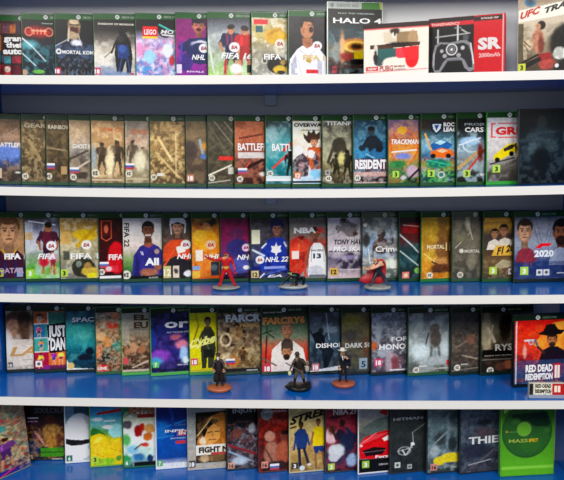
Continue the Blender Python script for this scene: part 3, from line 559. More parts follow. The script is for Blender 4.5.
ROWS[4] = '''
@ 5 |371.5|one|0c1a10||sepia and cream case at the left end of the fourth shelf
g c0b8a0 887460 a89080 d8ccc0 ddd4c8 d4ccc4 c8c0b8
e 18 322 12 12 584030 3;e 26 318 7 7 302018 3;e 14 328 6 9 b89078 3;e 26 334 5 12 6c5040 3;m 71 3 281c14 .35;r 6 340 33 366 dcd4cc .75;e 9 345 4 14 ece4dc 3;r 6 309 33 311 b8b4a0
i 10 38 356 9 c89858 LA;r 22 360 33 361 b0a8a0;a 8 362.5 5 303038 16
@ 33 |373|one|0c1e10||bright collage case of dancers with a big white two-line title
g a06040 509088 50a0a0 c08090 a83860 582858
r 34 313 49 324 c06838;F 41 319 3.4 4.4 e0b898 502818;r 49 313 66 324 408070;r 34 324.6 46 338 3080a8;f 40 326 338 d0508c 3c2040 e0b090 201018;r 34 338.6 49 352 50a8a0;f 42 340 352 e08850 4060a0 e0b090 302018;r 34 352.6 49 368 b01848;f 41 354 368 f0d040 802858 e0b090 201018;r 49 350 66 366 e07838;f 54 352 366 a030a8 3050a0 d8a888 201818;f 61 352 366 f0e060 a02058 d8a888 201818;l 34 324 49 324 .7 f0f0f0;l 34 338 49 338 .7 f0f0f0;l 34 352 49 352 .7 f0f0f0;l 49 313 49 350 .7 f0f0f0;p 181418 48 325 70 323 74 352 50 354
T 49 67 337 11 ffffff JUST;T 51 75 350.5 12 ffffff DANCE;a 36 361 6 f0e8e8;r 44 366 50 370 802080;r 34 370 66 372 201c20
@ 65 |372|one|0c1c12||deep-sea teal case with divers silhouetted below pale letters
g 205068 206070 287c88 309898 288c94 186c80 104c64 183448
m 74 7 70c8c0 .3;e 79 330 14 5 48b0a8 4;e 84 336 8 4 60b8b0 3;e 90 352 4 4 0c1c30 1.2;e 86 358 8 3 0c2038 1.2;l 80 360 84 354 1 0c1828;m 75 2 0c1828 .4 346;p d8dce0 65 358 66 358 72 368 94 370 94 371 65 371
t 73 100 322 4.4 e8f0f0 SPACE;e 71 366 3.4 3.4 d8b870 .6
@ 95 |376|one|2c5a30||busy comic case with orange and green warriors on cream
g b8b09c ccc0a0 c0a880 a08058 708068 806040 504030
m 76 2.5 d86838 .5;m 77 2.5 386850 .5;m 78 2 201c18 .4;e 113 326 6 4 d04828 1.5;e 102 336 5 4 e8b880 1.5;e 108 342 5 5 c88c48 1.5;e 105 358 8 5 2c3030 2;e 117 346 4 5 489080 2;e 99 352 3 7 c87840 1.5;e 116 316 4 4 d07850 1.5
r 98 365 107 372 c83040;t 98 107 370 3 f4e8e0 LINE;m 79 2 e8d0b0 .3
@ 121 |377|one|48a040||dusty case of crowded fighters under a stencilled title, bright green lip
g a0a090 b0ac98 a09480 8c7458 6c5440 584030 38302c
m 80 2.5 d8b898 .5 336;m 81 2.5 2c1c14 .5 336;r 122 329 148 331 8c887c;e 134 348 4 5 c09878 1.5;e 128 352 3 4 b08060 1.5;e 142 350 4 4 a87858 1.5;l 133 368 148 362 1.4 c8b8a8;r 122 312 130 345 b8b4a4 .5
T 134.5 149 320.5 5.4 48342c EL;T 134.5 149 328.5 6 48342c EU;e 125.5 361 3.4 3.4 c84850 .5;r 122 370 149 372 c0b0a0
@ 150 |378|one|48a040||indigo night case with a glowing spirit and round white letters
g 101c48 142050 202868 382c70 303080 382870 141840
m 82 4 6858b0 .4;m 83 3 080c28 .4;e 160 356 10 6 9050b8 3;e 182 346 6 4 d888a0 2.5;e 176 338 5 3 c07088 2;e 184 356 4 8 a8c8f0 2;e 186 362 3 3 d8e8f8 1.5;e 156 362 6 4 50a0c8 3;e 168 330 10 6 283078 3;e 154 340 3 10 304090 2;r 151 370 188 372 182040
t 165 193 328.5 8 f0f0f4 ori;t 167 192 334 1.6 a8a8c0 AND THE BLIND FOREST;a 153 362 6 58c060 7;t 177 188 367 1.4 c0c0d0 XBOX GAME
@ 189 |376|one|3a8a3c||vivid yellow case with a dark coated figure, behind the black toy figure
g c8c418 d8d020 dcd420 d8d020 d0cc20 c8c01c
l 196 312 199 326 1.6 a09c28;l 199 326 193 344 1.6 908828;p 3c4034 202 334 205 327 211 327 215 334 216 352 212 369 208 369 208 352 206 369 202 369 201 350;F 208 322.5 3 4.4 8c7c60 28241c;l 203 332 197 346 2 484c3c;l 204 336 209 350 .8 707460;p 242820 204 350 214 350 214 358 204 358
I 190 222 348 7.5 f8f880 Cyber;l 190 348 214 343 .8 fcfc80;a 191 358.5 7 d03858 18;r 190 370 217 372.5 b8b020
@ 217 |375|one|1e3a24||brown hunter case with curled tusks and a tall white title
g 403430 685848 806c58 887058 907c60 8c7448 50483c
c 236 336 9 11 3 3c2418;c 226 340 5 6 2 d8c8a8;e 237 334 6 7 a08058 2;e 242 352 8 5 a88c60 2;e 227 358 5 5 c8b898 2;m 84 3 d8c8a0 .4;m 85 3 302014 .4;f 243 348 368 5c4428 4c3820 8c6848 302018;e 234 362 5 6 b88040 2;k 226 359;r 218 369 260 374 282420
T 226 268 322 7 d8e0e0 FARCRY;t 240 260 328 3 c89858 PRIMAL;t 246 258 372 1.4 c8c8c8 XBOX
@ 261 |376|one|1e3a24||case with a man and a bearded youth under an orange title
g 101814 507050 688068 889078 c06850 d04838 c03830 a83028
l 267 336 265 372 1.6 602018;l 263 334 272 331 1.6 305038;l 266 332 274 338 1.6 305038;l 267 333 267 326 1.2 305038;p e8dcd4 270 374 272 350 281 342 287 346 293 342 303 350 308 374;F 287 331 5.6 8.6 b88868 807060;p 48403c 281 352 281 344 284 340 290 340 293 344 293 352;F 286.5 353.5 4.6 7 c08c68 584c44 302018;r 281.5 343 292.5 347.5 584c44;p e0d8d4 272 374 277 362 284 361 290 361 297 362 301 374;l 262 358 276 366 1.6 806860;m 87 4 c8a0a0 .2 360
T 263 305 324 6.6 f09448 FARCRY6;t 264 282 313.4 1.2 c8c8b8 BEYOND THE;a 263.5 365 7.5 c83858 18
@ 309 |375|one|0a1a10||slate case with a masked assassin falling across a white foot strip
g 484c54 505860 586878 486070 385060 303c48 303840
m 88 5 8090a0 .4;p 141c24 312 334 319 331 324 336 326 346 322 352 316 346;e 321 331 2.6 3 20282e .8;l 314 338 310 330 1.6 182028;p 1c2834 322 346 328 344 334 352 330 362 326 372 322 360;l 324 338 334 326 1.6 283440;l 318 346 312 356 2 182430;l 326 358 324 371 2 101c28;e 331 330 6 3 8898a4 2.5;e 315 352 2 8 20303c 2;l 326 314 329 340 1 a0b0c0;p d8dce0 309 371 338 367 338 371 309 375
t 316 364 348 4.4 e8ecf0 DISHONORED;a 312 364 7 d07880 18;r 309 372 340 375 c8ccd0
@ 341 |375|one|0a1a10||dim brown-grey case with worn white lettering, behind the white-hatted toy figure
g 545048 686450 64604c 5c584c 484848 404444 40484c
m 89 6 8c8458 .3;e 352 320 10 5 8c8440 3;e 366 348 4 10 6c5038 3;e 350 336 8 6 504c48 3
t 345 383 348 4.8 c8c8c4 DARK SOULS;r 359 359 367 370 8ca0b0;t 361 365.5 368 6 203040 5;a 342 362 6 b8a8a0 
@ 371 |375|one|0a1a10||cool grey case with armoured knights and a heavy white two-line title
g 788088 8c949c 80848c 706870 606068 786470 605060
m 90 2.6 c0c8d0 .5;m 91 2.6 382c34 .5;e 384 352 7 6 a0a4ac 2;e 390 362 5 10 b0a0a8 2;e 378 330 3 12 a0a8b0 2;e 395 364 4 8 8c5058 2;e 374 346 3 4 c07040 2;l 390 371 404 371 1 f0f0f0
t 391 408 342 4.4 f4f4f4 FOR;t 379 411 350 5.4 f8f8f8 HONOR;a 374.5 359 7.5 d03868 18
@ 408 |377.5|one|23502a||pale silver-grey case with a lone warrior in mist, between two dark gaps
g 606460 788080 889090 a0a8a8 a8b0b0 909c9c 6c706c 585850
m 92 6 d0d8d4 .4;e 434 330 5 5 706860 1.5;e 435 340 6 9 645c54 2;l 428 334 425 346 1.6 585048;l 431 348 430 362 2.4 6c6c68;l 438 348 440 362 2.4 706c68;e 420 352 8 8 d0dcdc 4;e 446 350 6 8 c8d4d4 4;e 434 362 14 4 b0b8b8 3
r 446 362 450 367 c84048;l 432 370 448 370 1.2 b0b0a8;o 416 370.5 3;l 419 367 426 367 1 e0e0e0
@ 451 |375.5|one|0e2414||flat grey-brown case with a faint battle scene on the fourth shelf
g 484844 545450 585450 605850 5c544c 544c44 484440
m 93 3 988878 .3 330;m 94 3 3c3028 .35;l 456 348 474 336 1.4 8c7c6c;l 462 356 476 360 1.2 a89c8c;e 470 340 4 5 8c6858 2
l 452 371 478 369 .8 908c84;o 457 368 3;l 461 365 467 365 1 c0c0bc
@ 481 |376|one|0e2414||case with a pale stone figure and white spaced capitals on black
g 484438 706858 807860 685c48 28241c 302420 282420
e 486 334 5 20 a89c84 3;l 487 328 494 342 3 c8bca4;l 492 326 488 344 2 b8ac94;e 504 328 6 14 302820 2;r 482 350 513 358 181410;e 508 366 5 4 b06848 2;e 500 367 5 4 785040 2;m 95 2.5 706050 .3 355;e 507 320 4 5 201810 1.5
t 494.5 517 351 6.4 d0ccc0 RYSE;t 484 513 356.5 1 a8a49c SON OF ROME;o 490 371 3.4;l 482 360 512 360 .6 88847c
@ 514 |388|one|0a0c0c||red and orange case with a cowboy aiming a revolver, fourth shelf right end
g c82018 cc2c1c d03c20 d44830 c03030 901c34 405078 405a80
p f0a040 532 346 545 330 552 324 571 322 571 352 545 352;m 96 5 e86830 .4 324;p 1c1410 536 335 542 332 545 326 553 325 557 331 564 332 560 336 546 337;F 551 342 4.6 6.4 b87c54 2c1c14 3c2c24;p 1c1410 540 334 545 332 557 332 562 334 550 336.5;p 241c28 537 366 541 352 548 348 556 348 563 352 568 366;l 524 341 534 341 1.8 d0d8e0;l 534 341 537 348 2.2 607080;c 530 343 2 2 1 a8b4c0;l 537 348 543 354 2.4 503028;e 524 352 1.6 6 e0b0a8 1.5;m 97 2 301028 .6 353;r 514 361 575 380 405a84 .55;l 515.5 322 515.5 384 .9 d0d8e4
T 525 552 372.5 7 fcf8f0 RED DEAD;T 525 552 380.5 6.2 fcf8f0 REDEMPTION;r 553 365 560 380 b81828;T 554 559 379 12 f4e0d8 II
'''
ROWS[5] = '''
@ 24 |461|360|14100f||black bottom-shelf case with a gold-armoured figure and a green strip
g 08080a 0a0a0c 141018 40242c 402018 202838 0c1424
e 33 449 6 9 284878 3;e 52 432 9 8 b08848 2;e 52 442 6 8 a87c38 1.6;e 51 420 5 5 4c241c 2;e 38 436 5 5 604058 2;l 36 432 46 446 2.4 c08c80;e 60 440 4 6 6c3c24 2;m 98 2.5 d8a860 .35 424;m 99 3 100810 .4;r 41 448 64 457 489020;r 41 452 64 453 2c6018;l 29 418 39 418 .8 e0d8e8
t 36 75 413 5 4c4c54 SOULCALIBUR;t 29 39 422 1.2 d088c0 BETTER WITH;a 26.5 455 6.5 d8a878 16;t 52 63 460 1.4 c8c8c8 NAMCO
@ 64 |464|360|e4e6e4||white-bordered case showing a big pale rounded shape with a dark wavy gap
g 283848 385468 406070 506c80 687078 a0a0a0 dcdcdc
p 688ca0 64 408 74 404 76 420 66 430;e 80 440 17 26 dce0e4 .8;e 87 440 8 22 b8bcc4 1.2;e 78 438 11 22 e4e8ec 1.2;p 201c20 64 438 72 440 82 441 92 440 92 444 82 446 72 446 64 443;e 78 454 13 6 f0ece8 1;m 100 5 f0f0f0 .2 444
a 66.5 455.5 6 187058 6
@ 89 |468|360|7aa838||sky and yellow cartoon case with rounded bright hills and a red title stroke
g 1c5080 2880b0 50b0c8 78b8b8 60a048 d0c028 d8c020 c8c828 80b828
p e8c420 89 466 89 444 93 436 100 433 107 438 110 448 114 442 120 440 126 446 128 466;p f4dc60 93 444 98 437 104 438 98 443;p 388038 89 434 94 428 100 430 106 436 100 434 92 436;e 117 432 8 7 a0d8d8 1.2;e 108 428 5 2 e8f4f4 1.2;e 98 420 5 1.6 e0f0f4 1;p c02820 98 413 122 410 122 413 98 415.5;r 105 421 116 422.5 d8e0e8;e 104 463 12 4 88c030 1.2;l 92 452 104 458 .8 c89818;l 112 450 122 454 .8 c89818;e 119 460 3 3 389838 1;m 101 4 f8e070 .2 440
a 92 456.5 6.5 b0d040 3
@ 122 |469|360|186838||white case with small red and blue creatures among green leaves and a rusty title
g 183c28 206040 c8d0b0 e8e8dc e8ece8 c8dcd0 a8d0d0 204868
m 102 3 f4f4f0 .4;e 128 425 5 4 605c64 1.2;e 139 432 4 6 a01c18 1;e 143 428 3 4 c03020 1;e 150 430 5 5 d0a060 1.2;e 148 438 5 4 c87830 1.2;e 127 440 4 6 60b068 2;e 133 450 6 4 88c0d8 2;e 126 460 5 5 38a060 1.5;l 135 450 142 445 1.6 705848;e 145 446 4 2 d04838 1.2;e 150 460 3 4 204070 1;r 134 463 156 468 101418;e 139 458 6 4 3878a8 2;e 124 410 3 5 2c8048 1.5
T 130 168 414 7 a85838 RAYMAN;r 138 415 156 419 981c18;a 124 460 6 38a058 6
@ 155 |470|360|e0e4e8||plain deep blue case with a light burst and white strip along its foot
g 0c2060 102c78 103884 1c58a4 1458a8 1058a8 10509c d8dce4
e 160 430 9 9 2878c0 5;l 156 430 186 422 1.4 3080c8;l 156 438 180 436 1.2 3888cc;r 156 464 188 469 d8dce0;l 170 400 176 440 3 1c4c98
t 165.5 188 433 2.6 e8e8f0 INPIN;r 178 432 186 437 d03030;t 179 186 436 3 f0f0f0 IN;t 174 186 427 2 406ca8 CAM;t 171 186 440 1.4 a8b8d8 MOTION;r 176 442 186 445 c03038;a 157 460.5 6 60a868 7
@ 187 |471|360|a8aaa8||silver-bordered case with a hooded boxer over a heavy black title
g 909490 989c98 a0a4a0 a8aaa8 b0b0ac a8aaa8
r 196 413 240 464 0c080a;p b87830 197 444 202 428 210 418 222 414 232 418 236 446 197 446;p 1c100c 197 436 203 425 212 420 220 422 210 430 204 442;p d8a058 204 440 208 430 214 425 220 430 220 440 214 446 206 446;l 208 434 212 433 1 40200c;l 215 433 219 433.4 1 40200c;l 213 434 212.4 438 .8 a06830;l 209 441 216 441 1 803c20;l 198 436 212 419 .9 f0d0a0;e 203 442 3 4 f0dcc0 1.5;p e8e4dc 196 446 236 446 236 456 196 456;e 205 460 5 4 c0a888 1.5;e 218 460 8 4 786040 2;m 103 4 e0b070 .2 416
t 196 207 409 2.4 787c78 XBOX;t 208 236 409 2.4 888c88 CLASSICS;T 199 246 453.6 5.6 141010 FIGHT NIGHT;r 211 454 226 456.5 b83838;a 188.5 461 7 303434 18
@ 226 |471|360|14181c||black case crowded with comic fighters in dark armour under thin pale capitals
g 08080c 0c1014 181c24 2c2c38 30303c 343440 181c28
m 104 2.5 90605c .45 420;m 105 2.5 b8bcc8 .35 425;m 106 2.5 100c18 .4;e 252 430 3 5 a8acb4 1.5;l 228 445 256 456 2.4 8c2c38;e 237 434 5 5 805048 2;e 240 462 8 4 b8c4d0 2;l 230 452 250 462 1.6 a0b4c8
t 233 269 413.5 4 8c9298 INJUSTICE;e 232 437 2 4 583030 1;a 228.5 463 6 d8a088 16
@ 258 |474|360|501814||red case with two bare-shouldered brawlers lit by flame and a round grey seal
g 30100c 581814 78201c 782820 5c1c18 482418 301814
m 107 5 c84028 .4;m 108 4 18080c .4;e 267 414.5 6 6 7c8080 .6;e 270 437 5 5 b88878 1.2;e 272 454 8 12 a87868 1.8;e 284 438 4 5 784034 1.2;e 283 454 8 11 a86048 1.8;e 285 434 4 2.4 20100c .8;l 266 450 272 462 2 784838;e 277 466 10 4 382020 2
t 264 288 413 1.6 b0b4b0 SPECIAL;t 266 302 424 3.4 90302c TEKKEN;a 261.5 462 6.5 e09080 16;k 270 465
@ 289 |474|360|c0b48c||tan case with two street footballers, blue and yellow tops, under slanted black lettering
g b0a478 b8a878 c8b478 b09868 b89860 a88c54 8c6c44
m 109 5 e0cc90 .35;l 289 448 325 440 .6 807048;p 2c4880 294 434 299 429 305 430 308 438 306 450 297 450;F 301 426 2.2 3 6c4830 181410;l 296 436 294 450 2 2c4880;l 307 436 309 446 2 2c4880;l 299 450 300 468 3 1c2848;l 304 450 308 464 2.6 1c2848;e 309 466 2 1.2 e0e0e0 .8;p e8c824 312 432 316 428 322 429 325 436 323 448 313 448;F 318 424 2.2 3 9c6c4c 201814;l 313 434 311 446 1.8 9c6c4c;p 2c4480 313 448 323 448 325 456 319 453 315 458;l 315 456 316 470 2 9c6c4c;l 322 455 324 468 2 9c6c4c;m 110 4 6c5030 .25 456
I 290 335 425 7.5 181408 STREET;t 299 309 414.5 1.6 787058 FIFA;l 289.5 428.5 296 427 1.6 181408;a 291.5 463 6.5 303428 3;e 302 469 2.6 2.4 d0dce0 .5
@ 325 |474|360|302c34||crimson case with a dunking basketball player in white and red
g 401c24 6c2028 883040 803040 702838 503048 283458 281c28
m 111 4 c85060 .3;e 331 436 6 8 d8b8bc 1.5;e 332 430 4 5 6c3830 1.5;e 340 436 5 6 302438 1.5;e 347 444 8 10 283050 2;e 336 452 8 7 d0d4d8 2;e 342 424 3 4 402020 1;l 336 440 332 428 2.4 4c2828;l 346 430 356 440 3 283458;e 352 462 6 6 a0b4d0 2;r 330 417 340 419 402030
t 333 348 415.5 5.6 b8b0b4 NBA;t 349 360 415.5 5.6 b8b0b4 2K;e 334 458 5 4 c8c8d0 1.2;a 328 464 6.5 a8c840 3
@ 358 |475|360|dcdcdc||case with the bonnet of a red sports car sweeping across light grey
g 8c8c8c a0a0a0 98988c 5c605c 607070 b8a8a8 383838 181818
p b02828 378 414 384 408 388 408 386 418;p 687470 362 428 376 420 392 418 392 432 366 436;p d01c24 358 446 364 438 376 434 392 431 392 458 376 460 360 459;p e85058 362 441 374 436 390 434 376 440 364 444;p 280c10 362 451 374 448 386 450 382 456 366 457;l 363 453 385 452 .6 807074;p f0e8e0 382 440 388 437 390 441 384 443;e 361 446 1.6 1.2 f0d0d0 .6;l 358 446 376 434 .6 f0a0a0
r 359 460 392 476 161616;t 375 391 459.4 2.6 f8f8f8 Forza;a 362 461.5 7 98c040 3;t 378 388 467 1.8 b0b0b0 XBOX
@ 390 |475|360|262a2a||charcoal case with a faint keyed hand drawing and spaced thin capitals
g 3c4242 3c4242 383e3e 343a3a 303434 2c3030
m 112 7 4c5252 .3;l 412 434 413 446 .7 a8b0b0;l 412 434 424 426 .6 909898;c 404 452 6 4 .8 a8acac;l 412 446 406 456 .9 d0d4d4;l 398 452 412 449 .8 b0b4b4;e 412 446 1.6 1.6 f8f8f8 1;l 405 456 402 451 1 e0e4e4
t 393 422 421 2.8 a8acac HITMAN;a 394.5 463 5.5 c8ccc8 ;a 407 466 4.5 a8acac 
@ 427 |475|360|202826||misty grey-blue case with snow on crags and a yellow oval tag
g 485458 50605f 586c70 607880 688088 606c74 404848
m 113 4 a8b8bc .4;m 114 4 303c40 .35 430;e 436 424 6 10 6c8084 4;e 452 416 4 12 485458 3;e 440 440 6 7 40484c 3;e 452 446 4 8 343c40 2;l 432 446 450 430 1.4 88989c;e 434 452 5 6 a0acb0 3;e 450 458 9 3.4 d8c838 .8;e 439 462 6 4.4 d8c838 .8;r 440 458 458 464 d8c838
t 429 462 412 4 606c6c FABLE;a 430.5 464.5 6.5 d88880 16;t 450 459 470 1.6 b0b4b4 XBOX
@ 460 |475|360|20242a||dull blue-grey case with pale uneven letters, left of the green disc case
g 505a68 58626e 505c68 485460 444c5c 404450 4c4c54
m 115 4 8490a0 .3;m 116 3 282c38 .4;e 483 424 8 3 28303c 2;e 484 434 10 5 5c5058 3;e 476 452 14 8 343848 4;l 470 470 494 452 2 605c64;l 464 460 480 446 1.4 383c48
t 468 504 445 7 d0d4d4 THIEF;l 468 466 490 462 .8 a8a8ac
'''
# specials: boxes, leaning box, disc case, slip
def sheet_box(c, row, w,h,t, name, cat, side_col, margin=.0008, body='cardboard_box_body', bevel=.0008, rough=.5):
    root, loc, topx = make_case(c, row, w,h,t, cat, name, 'gamepad boxes on the top shelf' if cat=='box' else GROUP[row] if cat=='game case' else None)
    bm = bmesh.new(); add_box(bm,-w/2,w/2,-t/2,t/2,0,h,bevel)
    from_bm(body, bm, mat('card_'+side_col, side_col, rough), root)
    x0,y1 = topx(-w/2+margin,margin); x1,y0 = topx(w/2-margin,h-margin)
    cv = Cover(x0,y0,x1,y1); cv.grain = .3; cv.run(c['ops']); cv.finish(); flat_mesh('printed_front', [], cv.txt, loc, -t/2-.0004, M_CARD, root, grid=cv)
    return root, loc, topx
PUBG = '''g 3a2018 3a2018 e8dcd0 ecdcd4 ece0d4 ecdcd4 ecd8d0 e8dcd8
r 360 20 430 29.5 3a2018;r 360 29.5 430 30.8 e07070;r 360 30.8 430 80 ecdfd3
e 397 37 14 6 dcd4c4 2;r 384 34 397 44 d8ccb8;r 397 34 417 45 a08868;e 413 42 5 9 b89c78 1;e 395 33 5 3 4c3c38 1;e 394 37 2 3 e8e0d8 .5;e 395 35 1 3 282020 .4
p 5c4030 370 46 420 44.5 420 48 400 49.5 370 50;e 399 46 12 2 281810 1.5;e 376 51 2 6 d8d0c4 .6
p 3c6c68 378 50 399 50 399 58 389 60 383 66 378 66;e 379 63 4.4 4 4c5c5c .8;e 376 58 2 7 383434 1;p dc4858 396 50 419 48.5 419 58 405 60 396 60;e 412 61 6.5 9 e01820 .8;p e83038 402 50 419 49 419 62 406 62
e 393 64 10 5 ecdfd3 1;r 366 67.4 378.5 71.6 d02028;l 362 73 427 71.5 .8 e07880
t 368 377 70.8 2.4 f8e8e0 NEW;t 380 393.5 71.8 5.2 b02c30 PUBG;t 394.5 405 68.9 2 a84848 MOBILE;t 394.5 406 71.8 1.6 a88080 GAMEPAD'''
SR = '''g 0c0808 100c0c 181414 181414 161212 141010 100c0c 100c0c
r 425 10 510 19.5 1c1010;r 474 10 510 80 c81428;r 425 23.5 474 27.5 c82838;r 474 20.5 502 25 301014
l 438 31 438 44 1.6 c0c0c0;l 436 38 470 36 1.2 b0b0b0;l 458 28 458 42 1.6 d0d0d0;l 462 32 468 36 1.4 b8b8b8;l 455 30 461 30 1 a0a0a0
p 8c8c90 435 46 440 43 450 44 458 43 466 42 471 46 474 58 475 72 470 74 465 70 462 62 448 62 444 68 440 74 435 74 432 66 433 54;p 302c30 437 48 441 45 450 46 464 45 469 48 472 58 473 70 469 70 465 62 461 59 448 59 443 64 439 71 435 71 434 64 435 55
c 452 51 5.2 5.2 1.3 d0d0d0;c 452 51 2.8 2.8 1 909090;e 452 51 1.3 1.3 e0e0e0 .4;e 442 52 1.8 1.8 b0b0b0 .4;e 463 50 2 2 c0c0c0 .4;e 459 57 2.2 2 a8a8a8 .4;e 445 57 2.2 2 a8a8a8 .4;l 471 46 474 66 1 e0e0e0;l 434 54 434 66 .8 c0c0c0;r 447 61 460 62.4 707074;e 466 40 3 3 606064 .6
t 431 460 26.8 2.6 f0b8b0 TRANSPARENCY;t 481 498 23.6 1.6 e8c8c0 EXTENDED GRIP
T 478 501 52.5 11 d8d0d0 SR;T 479 500 60.5 4 e0a0a0 2000mAh;l 502.5 12 502.5 80 1 e8b0b0'''
UFC = '''g 887868 a89884 c4b8a8 d0c4b0 c8bca8 a89c84 908068 605440 484030
r 515 -12 564 0 a89c88;e 530 2 6.5 6 286080 .7;c 530 2 5.6 5 .6 60a0b8;e 530 2 2.4 2 183848 .8;e 545 2 10 3 a08870 3;p ece4d8 516 11 580 3 580 17 516 23
r 516 24 523 70 6c6450;r 523 28 527 60 b8ac94;e 567 46 18 20 14100c 3;e 541 27 4.4 4.4 241814 .8;e 538 28 2.4 3 c89878 .6;e 538 42 6 12 c89074 1.2;e 541 46 3 10 8c4838 1.5;e 528 46 5 5 d8c4a8 1.5;l 524 42 530 48 1 302018;l 524 45 528 52 .8 403020;p a83030 537 56 550 54 555 66 541 66;e 547 66 8 5 c05850 2;p 201c18 518 66 540 58 542 62 524 70;l 516 66 538 56 2 28201c;e 560 56 7 6 d8d8d0 1.5;m 33 3 403828 .3 24;p 282420 554 66 580 62 580 75 554 75
I 519.5 540 19.5 6.6 c83828 UFC;I 544 590 15.6 5.4 30241c TRAINER;a 518 64 7.5 c8d040 3;e 557 68 2 2 e0e0e0 .5'''
SLIP = '''g e4e0d0 e8e4d4 e4e0d0 a0a4b0
r 528 380 533 399 202020;r 552 380 575 396 c02028;m 34 1.2 484440 .35
T 535 551 387.4 3.6 302c28 RED DEAD;T 535 551 392.6 3.6 302c28 REDEMPTION;T 554 560 391.5 6 f4d8c8 II;r 529 394.6 575 399 8890a4'''  # last rect: blue-grey foot paints a reflection into the print
GREEN = '''g 3c7418 4c8c20 509020 549424 5ca028 64ac2c 68b02c
p a8c868 503 404 514 404 508 410 503 414;e 526 432 25 27 2c5c28 .8;e 526 432 23.5 25.5 346830 .8;p 14381c 511 415 546 413 548 428 535 428 527 422 511 421;e 540 424 10 4 183c1c 2;c 523 430 6.5 6.5 1.6 6ca040;e 523 430 5.6 5.6 70b038 .5;e 506 432 1 1 c0a040 .4;e 546 432 3 2 487838 1;r 508 432 518 433 5c8c48;e 530 446 10 8 38702c 3;e 515 422 4 3 447c38 2
t 508 527 443 3.4 90a840 MASS;t 528 537 443 3.2 d8b020 EFFECT;r 500 467 554 470 7cc838'''
MIX = '''g b09078 c8b088 c0a880 b8a080 a8906c 909080 b0a070 784858 6858a0
m 35 3 d84850 .55 402;m 36 2.5 50a0a0 .5 402;m 37 2.2 f0e0b0 .45 402;m 38 2 38281c .4 402
l -4 408 12 418 1.6 d04858;l -4 418 12 404 1.2 a82838;l 2 424 16 440 1.2 e8d8a0;f 5 436 470 c09858 887040 c89878 5c3824;f 12 436 466 804890 603878 c89878 4c2818;f -2 438 470 4880a0 385c80 c89878 201810;e 10 426 4 4 58a8a0 1.5;e 8 476 14 7 4038a0 1.5;l -3 478 16 470 1.2 e04060'''
def solve_box(px, Y, row): return xsolve(px, Y, zs(row,.3))
def SPECIALS():
    # two gamepad boxes and the fitness case turned with their right ends forward
    Y = .098; A = math.radians(-14)
    top = 25.0; p = at(363.5, top, Y); h = p.z-zs(1,p.x)
    c = dict(X=xsolve(363.5,Y,zs(1,.2)), Y=Y, A=A, ops=PUBG, label='cream gamepad box with half teal, half red controller picture and dark top band')
    sheet_box(c,1,.143,h,.030,'gamepad_box','box','3c2820')
    Y = .098; A = math.radians(-17); p = at(428.5, 19.3, Y); h = p.z-zs(1,p.x)
    c = dict(X=xsolve(428.5,Y,zs(1,.3)), Y=Y, A=A, ops=SR, label='black and red gamepad box with a metallic controller and large white letters')
    sheet_box(c,1,.162,h,.052,'gamepad_box','box','9c1428')
    Y = .112; A = math.radians(-19)
    c = dict(X=xsolve(517,Y,zs(1,.45)), Y=Y, A=A, ops=UFC, label='pale training game case with a fighter mid-punch at the right end of the top shelf')
    w = min(.1345,(XR-.004-c['X'])/math.cos(A))
    sheet_box(c,1,w,.190,.014,'game_case','game case','c8c0b0',.0015,'case_shell',.0015,.3)
    # translucent green case showing its disc
    Y = YG; A = AG
    c = dict(X=xsolve(500,Y,zs(5,.4)), Y=Y, A=A, ops=GREEN, label='bright lime green case showing a dark disc, at the right end of the bottom shelf')
    root,loc,topx = sheet_box(c,5,.1345,.190,.013,'game_case','game case','4c9a22',.003,'case_shell',.002,.25)
    bm = bmesh.new(); x,z = loc(523,430); q = bmesh.ops.create_circle(bm, cap_ends=False, segments=28, radius=.0135); 
    r2 = bmesh.ops.create_circle(bm, cap_ends=False, segments=28, radius=.0165); bmesh.ops.bridge_loops(bm, edges=bm.edges[:])
    bmesh.ops.extrude_face_region(bm, geom=bm.faces[:]); 
    for v in bm.verts[:56]: v.co.z += .0012
    bmesh.ops.rotate(bm, verts=bm.verts, matrix=Matrix.Rotation(math.pi/2,3,'X')); bmesh.ops.translate(bm, verts=bm.verts, vec=(float(x),-.0070,float(z)))
    from_bm('disc_hub', bm, mat('hub_plastic','6ca83c',.3), root)
    # low printed slip standing before the cowboy case
    Y = .016; A = math.radians(-2); p = at(529,383,Y)
    c = dict(X=xsolve(529,Y,zs(4,.45)), Y=Y, A=A, ops=SLIP, label='low cream and red lettered strip lying in front of the cowboy case')
    p0 = at(529,399,Y)
    sheet_box(c,4,.076,.034,.012,'cardboard_slip','slip','c8c4b8',.0005)
    # big colourful box leaning in the left corner of the bottom shelf, its face turned to the right
    w,h,t = .135,.19,.014
    c = dict(X=0,Y=0,A=0,ops='')
    a = math.radians(62)
    base = Vector((at(16,458,.15).x-.002, .150, 0))
    base = Vector((CORNER[0], CORNER[1], 0)); base.z = zs(5,base.x)+.001
    R = Matrix.Rotation(a,3,'Z') @ Matrix.Rotation(math.radians(-7),3,'X')
    root = thing('game_case','colourful crowd-covered case leaning in the left corner of the bottom shelf, turned sideways','game case',base,R,GROUP[5])
    bm = bmesh.new(); add_box(bm,-w,0,0,t,0,h,.0016); from_bm('case_shell', bm, mat('card_grey','8c8c88',.35), root)
    loc = lambda x,y: ((np.asarray(x,float)-26)/28*w*.96-.0025, .004+(474-np.asarray(y,float))/78*(h-.008))
    cv = Cover(-2,396,26,474,.4); cv.run(MIX); cv.finish(); flat_mesh('cover_sheet',[],cv.txt,loc,-.0004,M_PRINT,root,grid=cv)
CORNER = (-.688,.165)
YG, AG = .132, math.radians(7)
NEXT = {5:(xsolve(500,YG,zs(5,.4)),YG,AG,.1345,.013)}
NEXT[1] = (xsolve(363.5,.098,zs(1,.2)),.098+.030,math.radians(-14),.143,.0)
